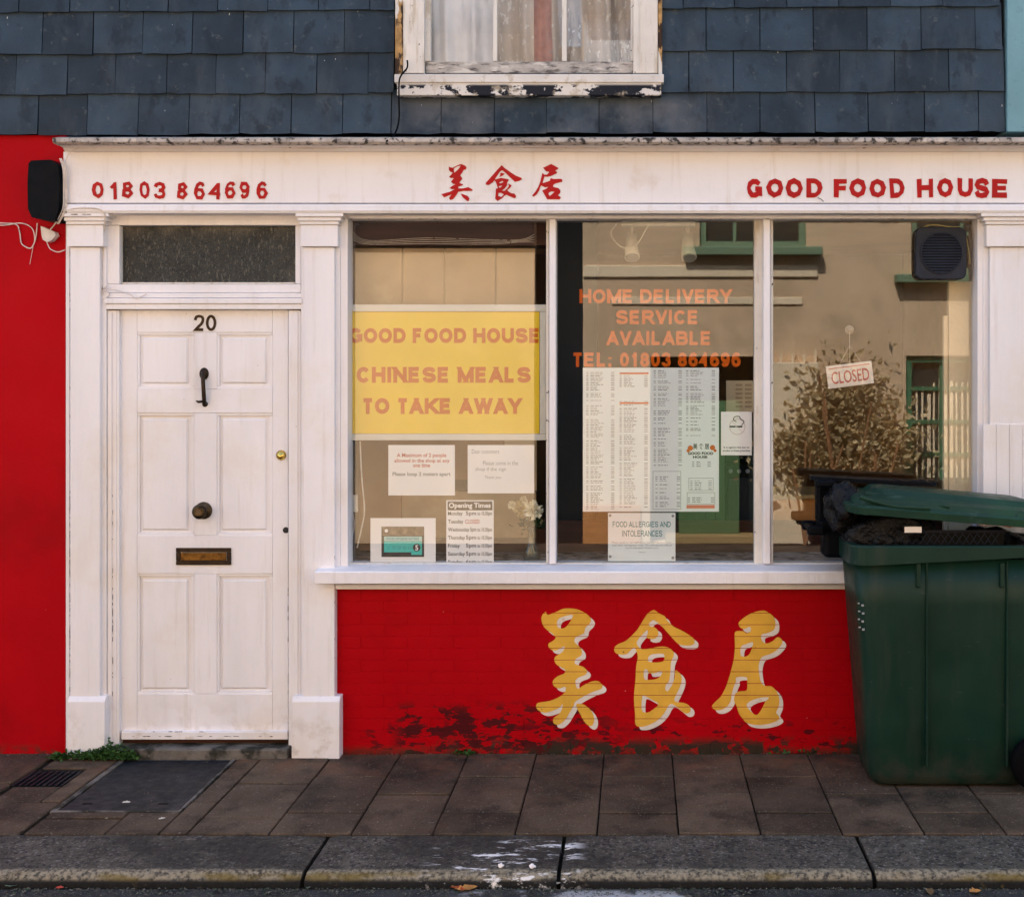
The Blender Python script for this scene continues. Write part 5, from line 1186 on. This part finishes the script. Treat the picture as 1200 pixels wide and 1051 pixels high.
def owin(h, m, rows_=2, cols=2, sill=True):
    a, b, c, d = h; bm = B(); f = .07
    box(bm, a, b, OY - .12, OY - .04, c, c + f); box(bm, a, b, OY - .12, OY - .04, d - f, d); box(bm, a, a + f, OY - .12, OY - .04, c + f, d - f); box(bm, b - f, b, OY - .12, OY - .04, c + f, d - f)
    for k in range(1, cols): xx = a + (b - a) * k / cols; box(bm, xx - .018, xx + .018, OY - .11, OY - .06, c + f, d - f)
    for k in range(1, rows_): zz = c + (d - c) * k / rows_; box(bm, a + f, b - f, OY - .108, OY - .058, zz - .02, zz + .02)
    wn = obj('window', bm, m, oh)
    obj('pane', box(B(), a + f, b - f, OY - .1, OY - .095, c + f, d - f), flat('dark_pane', (.03, .035, .032), .1), wn)
    if sill: obj('sill', box(B(), a - .18, b + .15, OY - .1, OY + .14, c - .09, c - .002, .01), m, wn)
    return wn
owin(w_up, M_gframeo, 3, 3); owin(w_up2, M_gframeo, 3, 2); wl = owin(w_lo, M_gframe, 4, 3)
bm = B()
for k in range(14):
    x_ = w_lo[0] + .12 + k * .06; box(bm, x_, x_ + R.uniform(.015, .04), OY - .085, OY - .075, w_lo[2] + .1, w_lo[3] - R.uniform(.2, .5))
obj('curtain', bm, M_tan2, wl)
obj('string_course', box(B(), xa + .005, OX(958), OY, OY + .025, OZ(325), OZ(311), .01), M_tan2, oh)
obj('string_course', box(B(), xa + .3, OX(940), OY, OY + .018, OZ(357), OZ(348), .01), M_tan2, oh)
dd = obj('door_recess', box(B(), dr[0], dr[1], OY - .55, OY - .5, dr[2], dr[3]), flat('dark_void_door', (.012, .02, .016)), oh)  # near-black back sheet: the doorway's shade is put into its colour
odp = obj('green_door', box(B(), OX(796), OX(868), OY - .2, OY - .15, .12, OZ(470), .004), flat('olive_green_door', (.10, .17, .07)), oh)
obj('threshold', box(B(), OX(780), OX(885), OY - .25, OY + .05, .041, .12, .006), M_woodp, oh)
bm = B(); box(bm, OX(896), w_lo[0] + .9, OY + .002, OY + .03, .04, OZ(592)); box(bm, xa, dr[0] - .1, OY + .002, OY + .03, .04, OZ(592)); obj('painted_plinth', bm, mat('orange_plinth', (.62, .27, .09), .8, .15, 2), oh)
obj('recess_lining', (lambda b: (box(b, dr[0] - .05, dr[0], OY - .5, OY - .252, dr[2], dr[3]), box(b, dr[1], dr[1] + .05, OY - .5, OY - .252, dr[2], dr[3]), box(b, dr[0], dr[1], OY - .5, OY - .252, dr[3], dr[3] + .05), b)[-1])(B()), flat('recess_shade_wall', (.02, .02, .02)), oh)  # near-black lining carries the shade inside the doorway recess
o2 = thing('opposite_cottage', 'second tan house across the street left of the dark passage, mirrored in the left pane', 'house', (-4, -8, 0))
obj('wall', box(B(), -8.5, OX(626), OY - .25, OY, 0, 5.4), M_tan, o2); obj('roof', extr_x(B(), [(OY + .2, 5.35), (OY + .2, 5.45), (OY - 3, 7.2), (OY - 6, 5.45), (OY - 6, 5.35)], -8.5, OX(626)), M_slate, o2)
obj('side_wall', box(B(), OX(626) - .2, OX(626) - .001, OY - 6, OY - .252, 0, 5.4), flat('passage_shade_wall', (.02, .018, .016)), o2)  # wall colour darkened to stand for the shade in the passage
obj('dark_mirror_board', box(B(), OX(380), OX(626) - .004, OY + .001, OY + .05, OZ(289), OZ(230), .004), flat('dark_brown_board', (.03, .022, .018)), o2)  # board added so the top of the left pane mirrors something dark
obj('passage_blackout', box(B(), OX(626) + .002, xa - .002, OY - .35, OY - .3, .0, 5.3), flat('blackout_sheet', (.008, .009, .01), .7), oh)  # full-height black sheet added so the passage mirrors dark, without sky
# low yard wall with pickets, shrubs
yw = thing('yard_wall', 'cream rendered low wall with short pickets in front of the opposite house', 'wall', (OX(920), OY + .1, 0))
yx0, yx1 = OX(896), OX(957)
obj('wall', box(B(), yx0, yx1, OY + .005, OY + .14, .05, OZ(425), .01), M_tan2, yw)
for k in range(5): obj('picket', box(B(), yx0 + .03 + k * .12, yx0 + .055 + k * .12, OY + .05, OY + .075, OZ(424.8), OZ(415 - (6 if k == 4 else 0))), M_tan2, yw)
def shrub(label, cx, cz, w_, h_, n, m):
    t_ = thing('shrub', label, 'shrub', (cx, OY + .28, .04), 'shrubs in front of the opposite house')
    bm = B(); 
    for k in range(4): tube(bm, [(cx, OY + .2, .04), (cx + R.uniform(-.5, .5) * w_, OY + .28 + R.uniform(-.1, .1), cz + R.uniform(-.3, .3) * h_)], .01, 5)
    obj('stem', bm, M_blind2, t_)
    bm = B(); leafset(bm, cx, OY + .16, cz, n, w_ * .28, .03, h_ * .27, .075)
    obj('foliage', bm, m, t_, raw=True)
shrub('tall pale leaved shrub nearest the green ground floor window across the street', OX(1020), OZ(520), .9, .8, 1500, M_shrub)
shrub('mid green shrub in front of the cream yard wall across the street', OX(940), OZ(535), .8, .7, 1100, M_shrub2)
shrub('darker tall shrub in the middle of the group across the street', OX(985), OZ(478), .8, .9, 1300, M_shrub2)
